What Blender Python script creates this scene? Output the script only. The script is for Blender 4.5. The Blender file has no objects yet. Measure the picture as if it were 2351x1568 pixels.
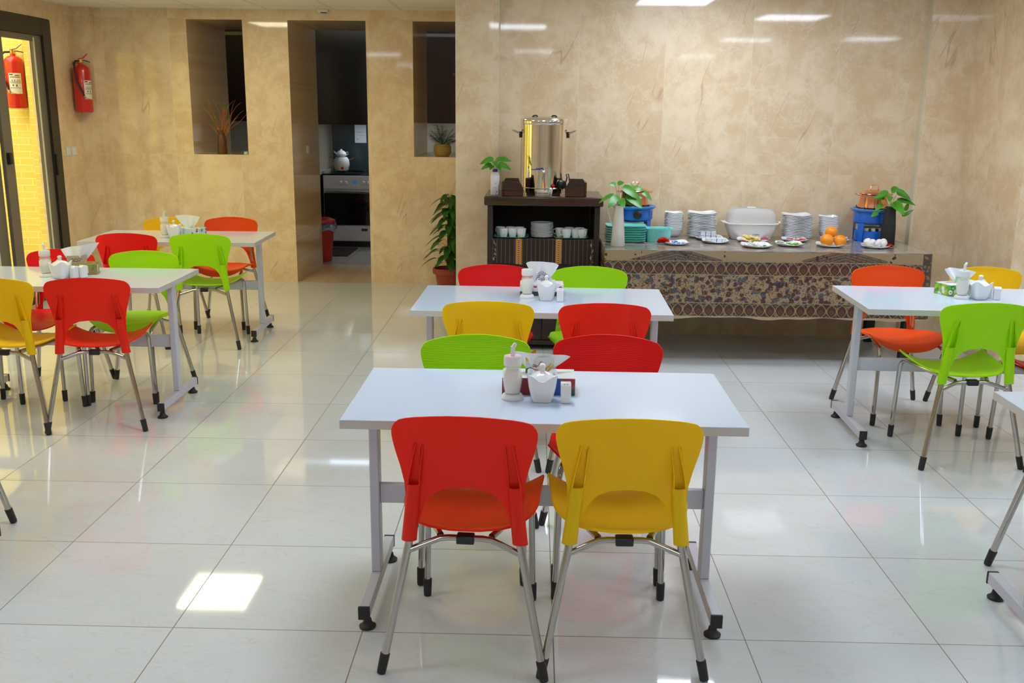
import bpy, bmesh, math, random
from math import sin, cos, pi, radians as R
from mathutils import Vector as V, Matrix, noise
random.seed(4)
C = bpy.context.scene.collection
SC = bpy.context.scene

# ------------------------------------------------------------------ camera, light, exposure
cam = bpy.data.objects.new('camera', bpy.data.cameras.new('camera')); C.objects.link(cam)
cam.data.sensor_width = 36; cam.data.lens = 2221.8 / 2351 * 36
cam.data.clip_start = 0.05; cam.data.clip_end = 200
_r = V((0.99967463, 0.02311585, 0.01078344)); _u = V((-0.01584142, 0.23129731, 0.97275413)); _f = V((-0.01999185, 0.97260846, -0.23158824))
m = Matrix.Identity(4)
for i in range(3):
    m[i][0] = _r[i]; m[i][1] = _u[i]; m[i][2] = -_f[i]
m[0][3], m[1][3], m[2][3] = 1.11764, -2.74268, 1.60035
cam.matrix_world = m
SC.camera = cam
SC.view_settings.view_transform = 'Standard'; SC.view_settings.look = 'None'
SC.view_settings.gamma = 1; SC.view_settings.use_curve_mapping = False
SC.view_settings.exposure = 0.92
W = bpy.data.worlds.new('world'); SC.world = W; W.use_nodes = True
W.node_tree.nodes['Background'].inputs[0].default_value = (1.0, 0.97, 0.9, 1)
W.node_tree.nodes['Background'].inputs[1].default_value = 2.6
PANEL = 10.0
CEIL = 2.46
# ceiling light panels (x, y, colour)
COOL = (0.90, 1.0, 1.17); WARM = (1.0, 0.91, 0.62)
LAMPS = [(-1.52, 4.80, WARM), (2.2, 3.32, COOL), (0.93, 0.86, COOL), (3.42, 2.1, COOL), (3.6, -0.7, COOL), (4.95, -0.35, COOL),
         (-1.3, -0.62, COOL), (-1.5, 2.1, WARM), (5.4, 2.35, COOL), (1.1, -3.3, COOL), (-1.3, -4.2, COOL), (3.6, -4.2, COOL)]  # the panel straight behind the camera is added to brighten near floor and chair backs

# ------------------------------------------------------------------ node helpers
class Mat:
    def __init__(s, name):
        s.m = bpy.data.materials.new(name); s.m.use_nodes = True
        s.t = s.m.node_tree; s.n = s.t.nodes; s.l = s.t.links
        s.b = s.n['Principled BSDF']
        s._c = None
    def node(s, k, **kw):
        n = s.n.new(k)
        for a, v in kw.items(): setattr(n, a, v)
        return n
    def coord(s):
        if not s._c:
            tc = s.node('ShaderNodeTexCoord'); s._c = tc
            sp = s.node('ShaderNodeSeparateXYZ'); s.l.new(tc.outputs['Object'], sp.inputs[0]); s._s = sp
        return s._c.outputs['Object']
    def xyz(s):
        s.coord(); return [Q(s, s._s.outputs[i]) for i in range(3)]
    def vec(s, x, y, z):
        c = s.node('ShaderNodeCombineXYZ')
        for i, a in enumerate((x, y, z)):
            if isinstance(a, Q): s.l.new(a.s, c.inputs[i])
            else: c.inputs[i].default_value = a
        return c.outputs[0]
    def noise(s, vec, scale, detail=4, rough=.55, dist=0, color=False):
        n = s.node('ShaderNodeTexNoise'); s.l.new(vec, n.inputs['Vector'])
        n.inputs['Scale'].default_value = scale; n.inputs['Detail'].default_value = detail
        n.inputs['Roughness'].default_value = rough; n.inputs['Distortion'].default_value = dist
        return Q(s, n.outputs['Color' if color else 'Fac'])
    def voro(s, vec, scale, feature='F1', out='Distance', rand=1.0):
        n = s.node('ShaderNodeTexVoronoi', feature=feature); s.l.new(vec, n.inputs['Vector'])
        n.inputs['Scale'].default_value = scale; n.inputs['Randomness'].default_value = rand
        return Q(s, n.outputs[out])
    def ramp(s, f, a, b, lo=0., hi=1.):
        n = s.node('ShaderNodeMapRange', interpolation_type='SMOOTHSTEP'); s.l.new(f.s, n.inputs[0])
        n.inputs[1].default_value = a; n.inputs[2].default_value = b; n.inputs[3].default_value = lo; n.inputs[4].default_value = hi
        return Q(s, n.outputs[0])
    def mix(s, f, a, b):
        n = s.node('ShaderNodeMix', data_type='RGBA')
        if isinstance(f, Q): s.l.new(f.s, n.inputs[0])
        else: n.inputs[0].default_value = f
        for v, k in ((a, 6), (b, 7)):
            if isinstance(v, Q): s.l.new(v.s, n.inputs[k])
            else: n.inputs[k].default_value = (*v, 1) if len(v) == 3 else v
        return Q(s, n.outputs[2])
    def set(s, **kw):
        al = dict(color='Base Color', rough='Roughness', metal='Metallic', coat='Coat Weight', coatr='Coat Roughness', trans='Transmission Weight',
                  spec='Specular IOR Level', ior='IOR', alpha='Alpha', sub='Subsurface Weight', ecol='Emission Color', estr='Emission Strength', sheen='Sheen Weight')
        for k, v in kw.items():
            i = s.b.inputs[al[k]]
            if isinstance(v, Q): s.l.new(v.s, i)
            elif isinstance(v, tuple): i.default_value = (*v, 1) if len(v) == 3 else v
            else: i.default_value = v
        return s.m
    def bump(s, h, strength=.3, dist=.002):
        n = s.node('ShaderNodeBump'); n.inputs['Strength'].default_value = strength; n.inputs['Distance'].default_value = dist
        s.l.new(h.s, n.inputs['Height']); s.l.new(n.outputs[0], s.b.inputs['Normal'])
class Q:
    def __init__(s, M, sock): s.M = M; s.s = sock
    def op(s, k, o=None, o2=None):
        n = s.M.node('ShaderNodeMath', operation=k); s.M.l.new(s.s, n.inputs[0])
        for i, v in ((1, o), (2, o2)):
            if v is None: continue
            if isinstance(v, Q): s.M.l.new(v.s, n.inputs[i])
            else: n.inputs[i].default_value = v
        return Q(s.M, n.outputs[0])
    def __add__(s, o): return s.op('ADD', o)
    def __sub__(s, o): return s.op('SUBTRACT', o)
    def __mul__(s, o): return s.op('MULTIPLY', o)
    def __truediv__(s, o): return s.op('DIVIDE', o)
    def __neg__(s): return s.op('MULTIPLY', -1.)
    def __lt__(s, o): return s.op('LESS_THAN', o)
    def __gt__(s, o): return s.op('GREATER_THAN', o)
    def abs(s): return s.op('ABSOLUTE')
    def fract(s): return s.op('FRACT')
    def floor(s): return s.op('FLOOR')
    def sin(s): return s.op('SINE')
    def pow(s, o): return s.op('POWER', o)
    def max(s, o): return s.op('MAXIMUM', o)
    def min(s, o): return s.op('MINIMUM', o)
def simple(name, color, rough=.5, **kw):
    M = Mat(name); return M.set(color=color, rough=rough, **kw)

# ------------------------------------------------------------------ materials
def marble(name, axis, tone=0.0):
    """polished cream marble panels 0.6 x 1.2 m, thin pale joints"""
    M = Mat(name); x, y, z = M.xyz(); u = x if axis == 'x' else y
    cu = ((u - 0.22) / 0.6); cell = cu.floor(); cz = ((z + 0.02) / 1.2).floor()
    off = M.vec(u + cell * 3.71, cz * 5.3, z + cell * 1.9)
    big = M.noise(off, 2.3, 5, .6, .9); fine = M.noise(off, 9, 6, .65, .6)
    dg = M.vec(u * 1.6 + z * -.55 + cell * 2.3, cz * 3.1, z * .55 + u * .2)
    dg = M.vec(u * 2.6 - z * .9 + cell * 2.3, cz * 3.1, z * .30 + u * .1)
    v1 = (M.noise(dg, 1.05, 3, .5, .1) - .5).abs(); v2 = (M.noise(M.vec(u * 1.1 + z * .7 + cell * 7.7, cz * 2.2, z * 1.0 - u * .8), 3.2, 4, .6, .7) - .5).abs()
    a, b = (0.74, 0.545, 0.325), (0.86, 0.70, 0.475)
    col = M.mix(M.ramp(big + (fine - .5) * .8, .30, .70), a, b)
    col = M.mix(M.ramp(v2, .0, .016, .38, 0), col, (0.86, 0.78, 0.64))
    cracks = M.ramp(v1, .0, .0045, 1., 0) * M.ramp(M.noise(off, 3.3, 3), .50, .60)
    col = M.mix(cracks * .5, col, (0.45, 0.24, 0.13))
    spots = M.ramp(M.noise(off, 34, 2, .5), .70, .8) * .35
    col = M.mix(spots, col, (0.50, 0.30, 0.17))
    j = ((cu.fract() - .5).abs() > .4965); j2 = ((((z + .02) / 1.2).fract() - .5).abs() > .4985)
    col = M.mix(j * .55, col, (0.82, 0.76, 0.62)); col = M.mix(j2 * .3, col, (0.8, 0.72, 0.56))
    M.bump(M.noise(off, 2.2, 2), .02, .004)
    return M.set(color=col, rough=.40, spec=.5, coat=.9, coatr=.05)
M_WX = marble('cream_marble', 'x'); M_WY = marble('cream_marble_side', 'y')
def floor_mat():
    M = Mat('porcelain_floor'); x, y, z = M.xyz()
    cx = x / .6; cy = y / .6
    f = ((cx.fract() - .5).abs() > .4972).max((cy.fract() - .5).abs() > .4972)
    off = M.vec(x + cx.floor() * 2.7, y + cy.floor() * 1.3, cx.floor())
    n = M.noise(M.vec(x * 2 + y * .7 + cx.floor() * 3.3, y * 5 + cy.floor() * 1.7, 0), 1.6, 5, .6, .7); ln = (n - .5).abs()
    col = M.mix(M.ramp(M.noise(off, 1.4, 3), .3, .7), (0.67, 0.695, 0.69), (0.72, 0.745, 0.74))
    col = M.mix(M.ramp(ln, 0, .012, .3, 0), col, (0.60, 0.52, 0.44))
    col = M.mix(f, col, (0.20, 0.16, 0.10))
    M.bump(M.noise(M.coord(), 3.0, 2), .006, .004)
    return M.set(color=col, rough=M.ramp(f, 0, 1, .045, .5), spec=.75)
M_FLOOR = floor_mat()
def kfloor():
    M = Mat('kitchen_tile'); x, y, z = M.xyz()
    f = (((x / .3).fract() - .5).abs() > .492).max(((y / .3).fract() - .5).abs() > .492)
    return M.set(color=M.mix(f, (.55, .56, .56), (.2, .2, .2)), rough=.2)
M_KFLOOR = kfloor()
def ceil_mat():
    M = Mat('ceiling_tile'); x, y, z = M.xyz()
    f = ((((x + .08) / .6).fract() - .5).abs() > .4885).max((((y + .02) / .6).fract() - .5).abs() > .4885)
    g = ((((x + .08) / .6).fract() - .5).abs() > .482).max((((y + .02) / .6).fract() - .5).abs() > .482)
    c = M.mix(g, (.88, .86, .80), (.42, .38, .32)); c = M.mix(f, c, (.86, .85, .8))
    return M.set(color=c, rough=.85)
M_CEIL = ceil_mat()
def brick_mat():
    M = Mat('yellow_brick'); x, y, z = M.xyz()
    b = M.node('ShaderNodeTexBrick'); b.offset = .5
    M.l.new(M.vec(x + y, z, 0.0), b.inputs['Vector'])
    b.inputs['Color1'].default_value = (.80, .67, .17, 1); b.inputs['Color2'].default_value = (.76, .61, .13, 1); b.inputs['Mortar'].default_value = (.84, .76, .32, 1)
    b.inputs['Scale'].default_value = 1; b.inputs['Brick Width'].default_value = .20; b.inputs['Row Height'].default_value = .060; b.inputs['Mortar Size'].default_value = .004
    return M.set(color=Q(M, b.outputs['Color']), rough=.8)
M_BRICK = brick_mat()
def plastic(name, c, ribbed=False):
    M = Mat(name)
    if ribbed:
        x, y, z = M.xyz(); M.bump((z * 2 * pi / .0062).sin(), .30, .0007)
    else:
        M.bump(M.noise(M.coord(), 260, 2), .08, .0006)
    M.b.inputs['Subsurface Radius'].default_value = (1.0, .8, .6); M.b.inputs['Subsurface Scale'].default_value = .012
    return M.set(color=c, rough=.42, spec=.25, sub=.35)
PL = dict(red=(.80, .008, .008), vermilion=(.92, .020, .006), orange=(.93, .085, .006), yellow=(1.0, .58, .003), green=(.38, .78, .004))
PM = {k: (plastic(k + '_plastic', v), plastic(k + '_ribbed_plastic', v, True)) for k, v in PL.items()}
def chrome_():
    M = Mat('chrome'); M.coord()
    return M.set(color=(.50, .48, .46), metal=1., rough=.13)
CHROME = chrome_()
STEEL = simple('polished_steel', (.80, .76, .70), .09, metal=1.)
BLACK = simple('black_rubber', (.018, .017, .017), .55)
BLKPL = simple('black_plastic', (.015, .015, .016), .3)
TOPM = simple('white_laminate', (.62, .72, .84), .09, spec=.5)
EDGE = simple('white_edge_band', (.60, .58, .54), .4)
LEGP = simple('grey_painted_steel', (.60, .60, .66), .35)
CERAM = simple('white_ceramic', (.82, .84, .85), .08, coat=.5)
WPLAS = simple('white_plastic', (.80, .80, .80), .3)
GLASS = simple('clear_glass', (.9, .93, .93), .02, alpha=.16, spec=1., coat=1., coatr=.02)
PANE = Mat('window_glass').set(color=(.93, .97, .95), rough=.0, trans=1., ior=1.02, spec=.6)
SUGAR = simple('sugar_grain', (.88, .84, .72), .9)
TISSUE = simple('tissue_paper', (.88, .89, .91), .9, sub=.2)
DARKFR = simple('dark_bronze_frame', (.030, .022, .016), .35, spec=.5)
GREYFR = simple('grey_bronze_frame', (.16, .14, .11), .35)
def wood(name, a, b, rough=.25, axis='x', coat=.3):
    M = Mat(name); x, y, z = M.xyz()
    v = M.vec(x * (.6 if axis == 'x' else 6), y * 6, z * (6 if axis == 'x' else .6))
    return M.set(color=M.mix(M.ramp(M.noise(v, 6, 6, .65, 1.5), .35, .65), a, b), rough=rough, coat=coat)
DWOOD = wood('dark_walnut', (.015, .006, .004), (.052, .018, .008))
DWOODV = wood('dark_walnut_panel', (.012, .006, .004), (.03, .012, .007), rough=.6, axis='z', coat=0)
REDWOOD = wood('red_brown_cabinet', (.016, .005, .004), (.035, .009, .006), rough=.35, axis='z')
BLUEP = simple('blue_enamel', (.012, .14, .62), .22, coat=.4)
BLUEL = simple('light_blue_enamel', (.02, .25, .72), .2, coat=.4)
COPPER = simple('copper', (.86, .38, .22), .2, metal=1.)
CREAM = simple('cream_enamel', (.72, .66, .42), .35)
TURQ = simple('turquoise_plastic', (.22, .72, .62), .3)
MINT = simple('mint_tray', (.16, .50, .34), .35)
def leafmat(name, c):
    M = Mat(name); n = M.noise(M.coord(), 14, 3)
    return M.set(color=M.mix(M.ramp(n, .3, .7), c, tuple(min(1, k * 1.5) for k in c)), rough=.35, sub=.05)
LEAF = leafmat('bright_leaf', (.045, .20, .010)); LEAFD = leafmat('dark_leaf', (.018, .085, .012)); STEM = simple('green_stem', (.16, .34, .05), .5)
TERRA = simple('red_brown_pot', (.33, .05, .03), .45)
SOIL = simple('soil', (.03, .018, .01), .95)
REDEXT = simple('red_enamel', (.62, .012, .012), .25, coat=.4)
LABELW = simple('white_label', (.78, .76, .68), .5)
INK = simple('black_ink', (.02, .02, .022), .6)
INKR = simple('dark_red_ink', (.32, .008, .02), .6)
INKB = simple('blue_ink', (.03, .16, .5), .6)
BRASS = simple('brass', (.75, .55, .25), .25, metal=1.)
ROSER = simple('rose_red', (.72, .02, .008), .5); ROSEO = simple('rose_orange', (.85, .16, .008), .5); ROSEP = simple('rose_pink', (.80, .42, .50), .5); ROSEW = simple('flower_white', (.84, .80, .72), .5)

# ------------------------------------------------------------------ mesh builder
class MB:
    def __init__(s): s.v = []; s.f = []; s.mi = []
    def add(s, vs, fs, mi=0):
        k = len(s.v); s.v += [tuple(a) for a in vs]
        s.f += [tuple(i + k for i in f) for f in fs]; s.mi += [mi] * len(fs); return s
    def box(s, c, d, mi=0, rot=None, taper=1.0):
        vs = []
        for z in (-.5, .5):
            t = taper if z > 0 else 1.
            for x, y in ((-.5, -.5), (.5, -.5), (.5, .5), (-.5, .5)):
                p = V((x * d[0] * t, y * d[1] * t, z * d[2]))
                if rot: p = rot @ p
                vs.append(p + V(c))
        return s.add(vs, [(3, 2, 1, 0), (4, 5, 6, 7), (0, 1, 5, 4), (1, 2, 6, 5), (2, 3, 7, 6), (3, 0, 4, 7)], mi)
    def b2(s, x0, x1, y0, y1, z0, z1, mi=0):
        return s.box(((x0 + x1) / 2, (y0 + y1) / 2, (z0 + z1) / 2), (x1 - x0, y1 - y0, z1 - z0), mi)
    def lathe(s, prof, c=(0, 0, 0), n=32, mi=0, sq=0, a=1., b=1., lift=None, rot=None):
        """prof: (r, z); sq>0 gives a rounded square section; lift(r,theta)->dz"""
        vs = []; N = len(prof)
        for r, z in prof:
            for k in range(n):
                t = 2 * pi * k / n + (pi / n if sq else 0)
                q = 1.
                if sq: q = 1. / ((abs(cos(t)) ** sq + abs(sin(t)) ** sq) ** (1. / sq))
                p = V((r * q * cos(t) * a, r * q * sin(t) * b, z + (lift(r, t) if lift else 0)))
                if rot: p = rot @ p
                vs.append(p + V(c))
        fs = [(i * n + k, i * n + (k + 1) % n, (i + 1) * n + (k + 1) % n, (i + 1) * n + k) for i in range(N - 1) for k in range(n)]
        if prof[0][0] > 1e-5: fs.append(tuple(reversed(range(n))))
        if prof[-1][0] > 1e-5: fs.append(tuple((N - 1) * n + k for k in range(n)))
        return s.add(vs, fs, mi)
    def cyl(s, p, q, r, r2=None, n=16, mi=0): return s.tube([p, q], r, n=n, mi=mi, r2=r2)
    def tube(s, pts, r, n=10, mi=0, r2=None, closed=False, flat=1.0):
        P = [V(p) for p in pts]; N = len(P); vs = []; up = None
        for i in range(N):
            if closed: d = P[(i + 1) % N] - P[i - 1]
            else: d = P[min(i + 1, N - 1)] - P[max(i - 1, 0)]
            if d.length < 1e-9: d = V((0, 0, 1))
            d.normalize()
            if up is None: up = V((0, 0, 1)) if abs(d.z) < .9 else V((0, 1, 0))
            a = d.cross(up)
            if a.length < 1e-4: a = d.cross(V((1, 0, 0)))
            a.normalize(); b = a.cross(d).normalized(); up = b
            rr = r[i] if isinstance(r, (list, tuple)) else (r + ((r2 or r) - r) * i / max(1, N - 1))
            for k in range(n):
                t = 2 * pi * k / n; vs.append(P[i] + a * cos(t) * rr + b * sin(t) * rr * flat)
        L = N if closed else N - 1
        fs = [(i * n + k, i * n + (k + 1) % n, ((i + 1) % N) * n + (k + 1) % n, ((i + 1) % N) * n + k) for i in range(L) for k in range(n)]
        if not closed: fs += [tuple(reversed(range(n))), tuple((N - 1) * n + k for k in range(n))]
        return s.add(vs, fs, mi)
    def ball(s, c, r, n=16, mi=0, sc=(1, 1, 1), rot=None):
        pr = [(max(1e-6, sin(pi * i / (n // 2))) * 1., -cos(pi * i / (n // 2))) for i in range(n // 2 + 1)]
        vs = []; h = len(pr)
        for a, z in pr:
            for k in range(n):
                t = 2 * pi * k / n; p = V((a * cos(t) * sc[0] * r, a * sin(t) * sc[1] * r, z * sc[2] * r))
                if rot: p = rot @ p
                vs.append(p + V(c))
        return s.add(vs, [(i * n + k, i * n + (k + 1) % n, (i + 1) * n + (k + 1) % n, (i + 1) * n + k) for i in range(h - 1) for k in range(n)], mi)
    def grid(s, fn, nu, nv, mi=0, thick=0., mi2=None):
        """fn(u,v)->point, both faces with thickness along the normal"""
        P = [[V(fn(i / nu, j / nv)) for j in range(nv + 1)] for i in range(nu + 1)]
        ix = lambda i, j: i * (nv + 1) + j
        fs = [(ix(i, j), ix(i + 1, j), ix(i + 1, j + 1), ix(i, j + 1)) for i in range(nu) for j in range(nv)]
        flat = [p for row in P for p in row]
        if not thick: return s.add(flat, fs, mi)
        Nn = []
        for i in range(nu + 1):
            for j in range(nv + 1):
                a = P[min(i + 1, nu)][j] - P[max(i - 1, 0)][j]; b = P[i][min(j + 1, nv)] - P[i][max(j - 1, 0)]
                c = a.cross(b); Nn.append(c.normalized() if c.length > 1e-12 else V((0, 0, 1)))
        T = thick / 2; k = len(flat)
        s.add([p + q * T for p, q in zip(flat, Nn)], fs, mi)
        s.add([p - q * T for p, q in zip(flat, Nn)], [tuple(reversed(f)) for f in fs], mi if mi2 is None else mi2)
        base = len(s.v) - 2 * k
        bd = [ix(i, 0) for i in range(nu + 1)] + [ix(nu, j) for j in range(1, nv + 1)] + [ix(i, nv) for i in range(nu - 1, -1, -1)] + [ix(0, j) for j in range(nv - 1, 0, -1)]
        for q in range(len(bd)):
            a, b = bd[q], bd[(q + 1) % len(bd)]
            s.f.append((base + b, base + a, base + a + k, base + b + k)); s.mi.append(mi)
        return s
    def prism(s, poly, y0, y1, mi=0, axis='y'):
        """poly in (x,z) extruded along y (axis 'y'), or in (x,y) extruded along z"""
        n = len(poly)
        mk = (lambda p, t: (p[0], t, p[1])) if axis == 'y' else ((lambda p, t: (p[0], p[1], t)) if axis == 'z' else (lambda p, t: (t, p[0], p[1])))
        vs = [mk(p, y0) for p in poly] + [mk(p, y1) for p in poly]
        fs = [(i, (i + 1) % n, n + (i + 1) % n, n + i) for i in range(n)] + [tuple(reversed(range(n))), tuple(range(n, 2 * n))]
        return s.add(vs, fs, mi)
    def leaf(s, b, d, L, Wd, up=(0, 0, 1), droop=.3, fold=.25, mi=0, heart=True, n=6):
        b = V(b); d = V(d).normalized(); up = V(up); sd = d.cross(up)
        if sd.length < 1e-3: sd = V((1, 0, 0))
        sd.normalize(); up = sd.cross(d).normalized()
        def fn(u, v):
            q = .5 - .5 * cos(pi * u); w = Wd * .5 * ((q ** .42) * ((1 - q) ** .8) * 1.85 if heart else (sin(pi * q ** .8)) ** .8)
            t = v * 2 - 1
            back = (-.13 * L * (t * t) * (1 - q) if heart else 0)
            return b + d * (L * q + back) + sd * (w * t) + up * (fold * w * abs(t)) - V((0, 0, 1)) * (droop * L * q * q)
        return s.grid(fn, n, 4, mi)
    def build(s, name, mats, parent=None, bevel=0, sharp=38, seg=2, loc=None, flat=False):
        me = bpy.data.meshes.new(name); me.from_pydata(s.v, [], s.f)
        if not isinstance(mats, (list, tuple)): mats = [mats]
        for q in mats: me.materials.append(q)
        me.polygons.foreach_set('material_index', s.mi)
        me.validate(); me.update()
        bm = bmesh.new(); bm.from_mesh(me); bmesh.ops.remove_doubles(bm, verts=bm.verts, dist=1e-6); bm.normal_update()
        bm.to_mesh(me); bm.free()
        if not flat:
            me.polygons.foreach_set('use_smooth', [True] * len(me.polygons)); me.set_sharp_from_angle(angle=R(sharp))
        o = bpy.data.objects.new(name, me); C.objects.link(o)
        if parent is not None: o.parent = parent
        if loc: o.location = loc
        if bevel:
            b = o.modifiers.new('bevel', 'BEVEL'); b.width = bevel; b.segments = seg; b.limit_method = 'ANGLE'; b.angle_limit = R(40)
        return o
def tag(o, label, cat, group=None):
    o['label'] = label; o['category'] = cat
    if group: o['group'] = group
    return o
def thing(name, label, cat, loc=(0, 0, 0), rz=0, group=None):
    o = bpy.data.objects.new(name, None); C.objects.link(o); o.location = loc; o.rotation_euler = (0, 0, rz); o.empty_display_size = .05
    return tag(o, label, cat, group)
def struct(o): o['kind'] = 'structure'; return o
def dup(root, loc=None, rz=None, label=None, group=None):
    r = root.copy(); C.objects.link(r)
    if loc is not None: r.location = loc
    if rz is not None: r.rotation_euler = (0, 0, rz)
    if label: r['label'] = label
    if group: r['group'] = group
    for ch in root.children:
        c = ch.copy(); C.objects.link(c); c.parent = r; c.matrix_parent_inverse = Matrix.Identity(4)
        for g in ch.children:
            d = g.copy(); C.objects.link(d); d.parent = c; d.matrix_parent_inverse = Matrix.Identity(4)
    return r
ORD = ['topmost', 'second', 'third', 'fourth', 'fifth', 'sixth', 'seventh', 'eighth', 'ninth', 'tenth', 'eleventh', 'twelfth', 'thirteenth', 'fourteenth', 'fifteenth', 'sixteenth']
def writing(name, body, size, mt, parent, loc, rot=(R(90), 0, 0), ext=.0002, shear=0, bold=0, sx=1.0):
    cu = bpy.data.curves.new(name, 'FONT'); cu.body = body; cu.size = size; cu.extrude = ext; cu.shear = shear; cu.offset = bold; cu.align_x = 'CENTER'; cu.align_y = 'CENTER'
    t = bpy.data.objects.new(name + '_c', cu); me = bpy.data.meshes.new_from_object(t)
    bpy.data.objects.remove(t); me.materials.clear(); me.materials.append(mt); me.name = name
    o = bpy.data.objects.new(name, me); C.objects.link(o); o.parent = parent; o.location = loc; o.rotation_euler = rot; o.scale = (sx, 1, 1)
    return o

# ------------------------------------------------------------------ the room
WB = 4.30     # wall behind the buffet
WL = 6.27     # wall with the doorway
XL = -3.006   # wall with the sliding door
struct(MB().b2(-3.3, 8.2, -6.2, WL, -.12, 0).build('floor', M_FLOOR, flat=True))
struct(MB().b2(-3.3, 8.2, -6.2, WL + .9, CEIL, CEIL + .1).build('ceiling', M_CEIL, flat=True))
# wall with door opening and two slots (1.15 m thick)
TH = 1.12; OP = [(-2.018, -1.513, 1.182), (-1.105, -.405, 0.0), (.015, .515, 1.182)]; ZT = 2.368
def wall_back():
    mb = MB(); xs = [-3.3] + [a for o in OP for a in o[:2]] + [1.1]
    for i in range(0, len(xs), 2): mb.b2(xs[i], xs[i + 1], WL, WL + TH, 0, CEIL)
    for a, b, z in OP:
        mb.b2(a, b, WL, WL + TH, ZT, CEIL)
        if z: mb.b2(a, b, WL, WL + TH, 0, z)
    return mb.build('wall_back', M_WX, flat=True)
struct(wall_back())
struct(MB().b2(XL - .02, -2.85, 6.195, WL + .01, 0, CEIL).build('wall_corner', M_WX, flat=True))
struct(MB().b2(.56, .86, 4.23, WL, 0, CEIL).b2(.86, 3.81, WB, WB + .2, 0, CEIL).b2(3.81, 4.12, 4.23, WB + .2, 0, CEIL).build('wall_buffet', M_WX, flat=True))
struct(MB().b2(3.806, 3.8099, 4.231, WB, 0, CEIL).b2(.8601, .866, 4.231, WB, 0, CEIL).build('trim_1', simple('pale_joint', (.72, .66, .50), .3), flat=True))
struct(MB().b2(4.12, 4.5, 3.35, 4.5, 0, CEIL).build('wall_pier_side', M_WY, flat=True))
struct(MB().b2(4.5, 8.2, 3.35, 3.55, 0, CEIL).b2(4.121, 4.5, 3.349, 3.36, 0, CEIL).build('wall_pier_front', M_WX, flat=True))
struct(MB().b2(8.0, 8.2, -6.2, 3.35, 0, CEIL).build('wall_right', M_WY, flat=True))
struct(MB().b2(-3.3, 8.2, -6.2, -6.0, 0, CEIL).build('wall_behind', M_WX, flat=True))
# left wall: solid beside and above the glazed door
DY0, DY1, DZ = 1.6, 5.745, 2.308
struct(MB().b2(XL - .2, XL, -6.2, DY0, 0, CEIL).b2(XL - .2, XL, DY1, 6.25, 0, CEIL).b2(XL - .2, XL, DY0, DY1, DZ, CEIL).build('wall_left', M_WY, flat=True))
# sliding door
d = MB(); X0, X1 = XL - .10, XL + .012
d.b2(X0, X1, DY1 - .14, DY1, 0, DZ).b2(X0, X1, DY0, DY1 - .14, DZ - .14, DZ).b2(X0, X1, DY0, DY0 + .14, 0, DZ - .14).b2(X0, X1, DY0 + .14, DY1 - .14, 0, .05)
door = struct(d.build('door_1', DARKFR, bevel=.004))
def sash(y0, y1, xo, w=.13):
    mb = MB(); a, b = XL - .04 + xo, XL - .01 + xo; zt = DZ - .14
    mb.b2(a, b, y0, y0 + w, .05, zt).b2(a, b, y1 - w, y1, .05, zt).b2(a, b, y0 + w, y1 - w, zt - .05, zt).b2(a, b, y0 + w, y1 - w, .05, .17)
    s_ = mb.build('door_sash', GREYFR, door, bevel=.003)
    MB().b2(a + .012, b - .012, y0 + w, y1 - w, .17, zt - .05).build('door_pane', PANE, s_)
    MB().b2(b, b + .003, y1 - w - .006, y1 - w + .014, .05, zt - .02).build('door_gasket', simple('pale_gasket', (.7, .72, .6), .4), s_)
sash(4.855, 5.604, 0.0, .13); sash(4.15, 4.842, -.035, .166); sash(3.2, 4.15, 0, .13); sash(1.74, 3.2, -.035, .13)
MB().b2(XL + .012, XL + .03, 5.61, 5.66, 1.02, 1.20).build('door_handle', BLKPL, door, bevel=.006)
MB().b2(XL - .012, XL + .02, 4.875, 4.915, 1.15, 1.24).build('door_latch', BLKPL, door, bevel=.004)
# court outside the glass door
struct(MB().b2(-9, -3.2, -3, 8, -.15, -.02).build('floor_court', simple('court_paving', (.45, .42, .35), .8), flat=True))
struct(MB().b2(-9, -3.21, 6.02, 6.3, -.1, 4.2).b2(-3.275, -3.21, 5.80, 6.02, -.1, 4.2).build('wall_court', M_BRICK, flat=True))
struct(MB().b2(-3.36, -3.275, 5.95, 6.02, -.1, 4.2).b2(-3.335, -3.305, 5.92, 5.95, -.1, 4.2).build('trim_2', simple('yellow_moulding', (.84, .66, .2), .7), flat=True))
struct(MB().b2(-7.2, -7.0, -3, 6.02, -.1, 6.0).b2(-9, -3.2, -3.2, -3, -.1, 6.0).build('wall_court_sky_block', M_BRICK, flat=True))  # unseen brick walls, added and raised to keep sky light out of the hall
# kitchen behind the doorway
KY = 9.35
KWT = simple('kitchen_wall_tile', (.62, .62, .58), .25)
struct(MB().b2(-1.105, -.405, WL, WL + TH, -.12, 0.0).build('floor_threshold', M_WX, flat=True))
struct(MB().b2(-3.3, -1.105, WL + TH, KY, -.12, 0).b2(-1.105, 1.6, WL + TH, KY, -.12, 0).build('floor_kitchen', M_KFLOOR, flat=True))
struct(MB().b2(-3.3, 1.6, KY, KY + .1, 0, 2.6).b2(-3.4, -3.3, WL, KY, 0, 2.6).b2(1.6, 1.7, WL + TH, KY, 0, 2.6).build('wall_kitchen', KWT, flat=True))
struct(MB().b2(-3.3, 1.6, WL + .9, KY + .1, 2.6, 2.7).build('ceiling_kitchen', simple('kitchen_ceiling', (.5, .5, .5), .8), flat=True))
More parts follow.
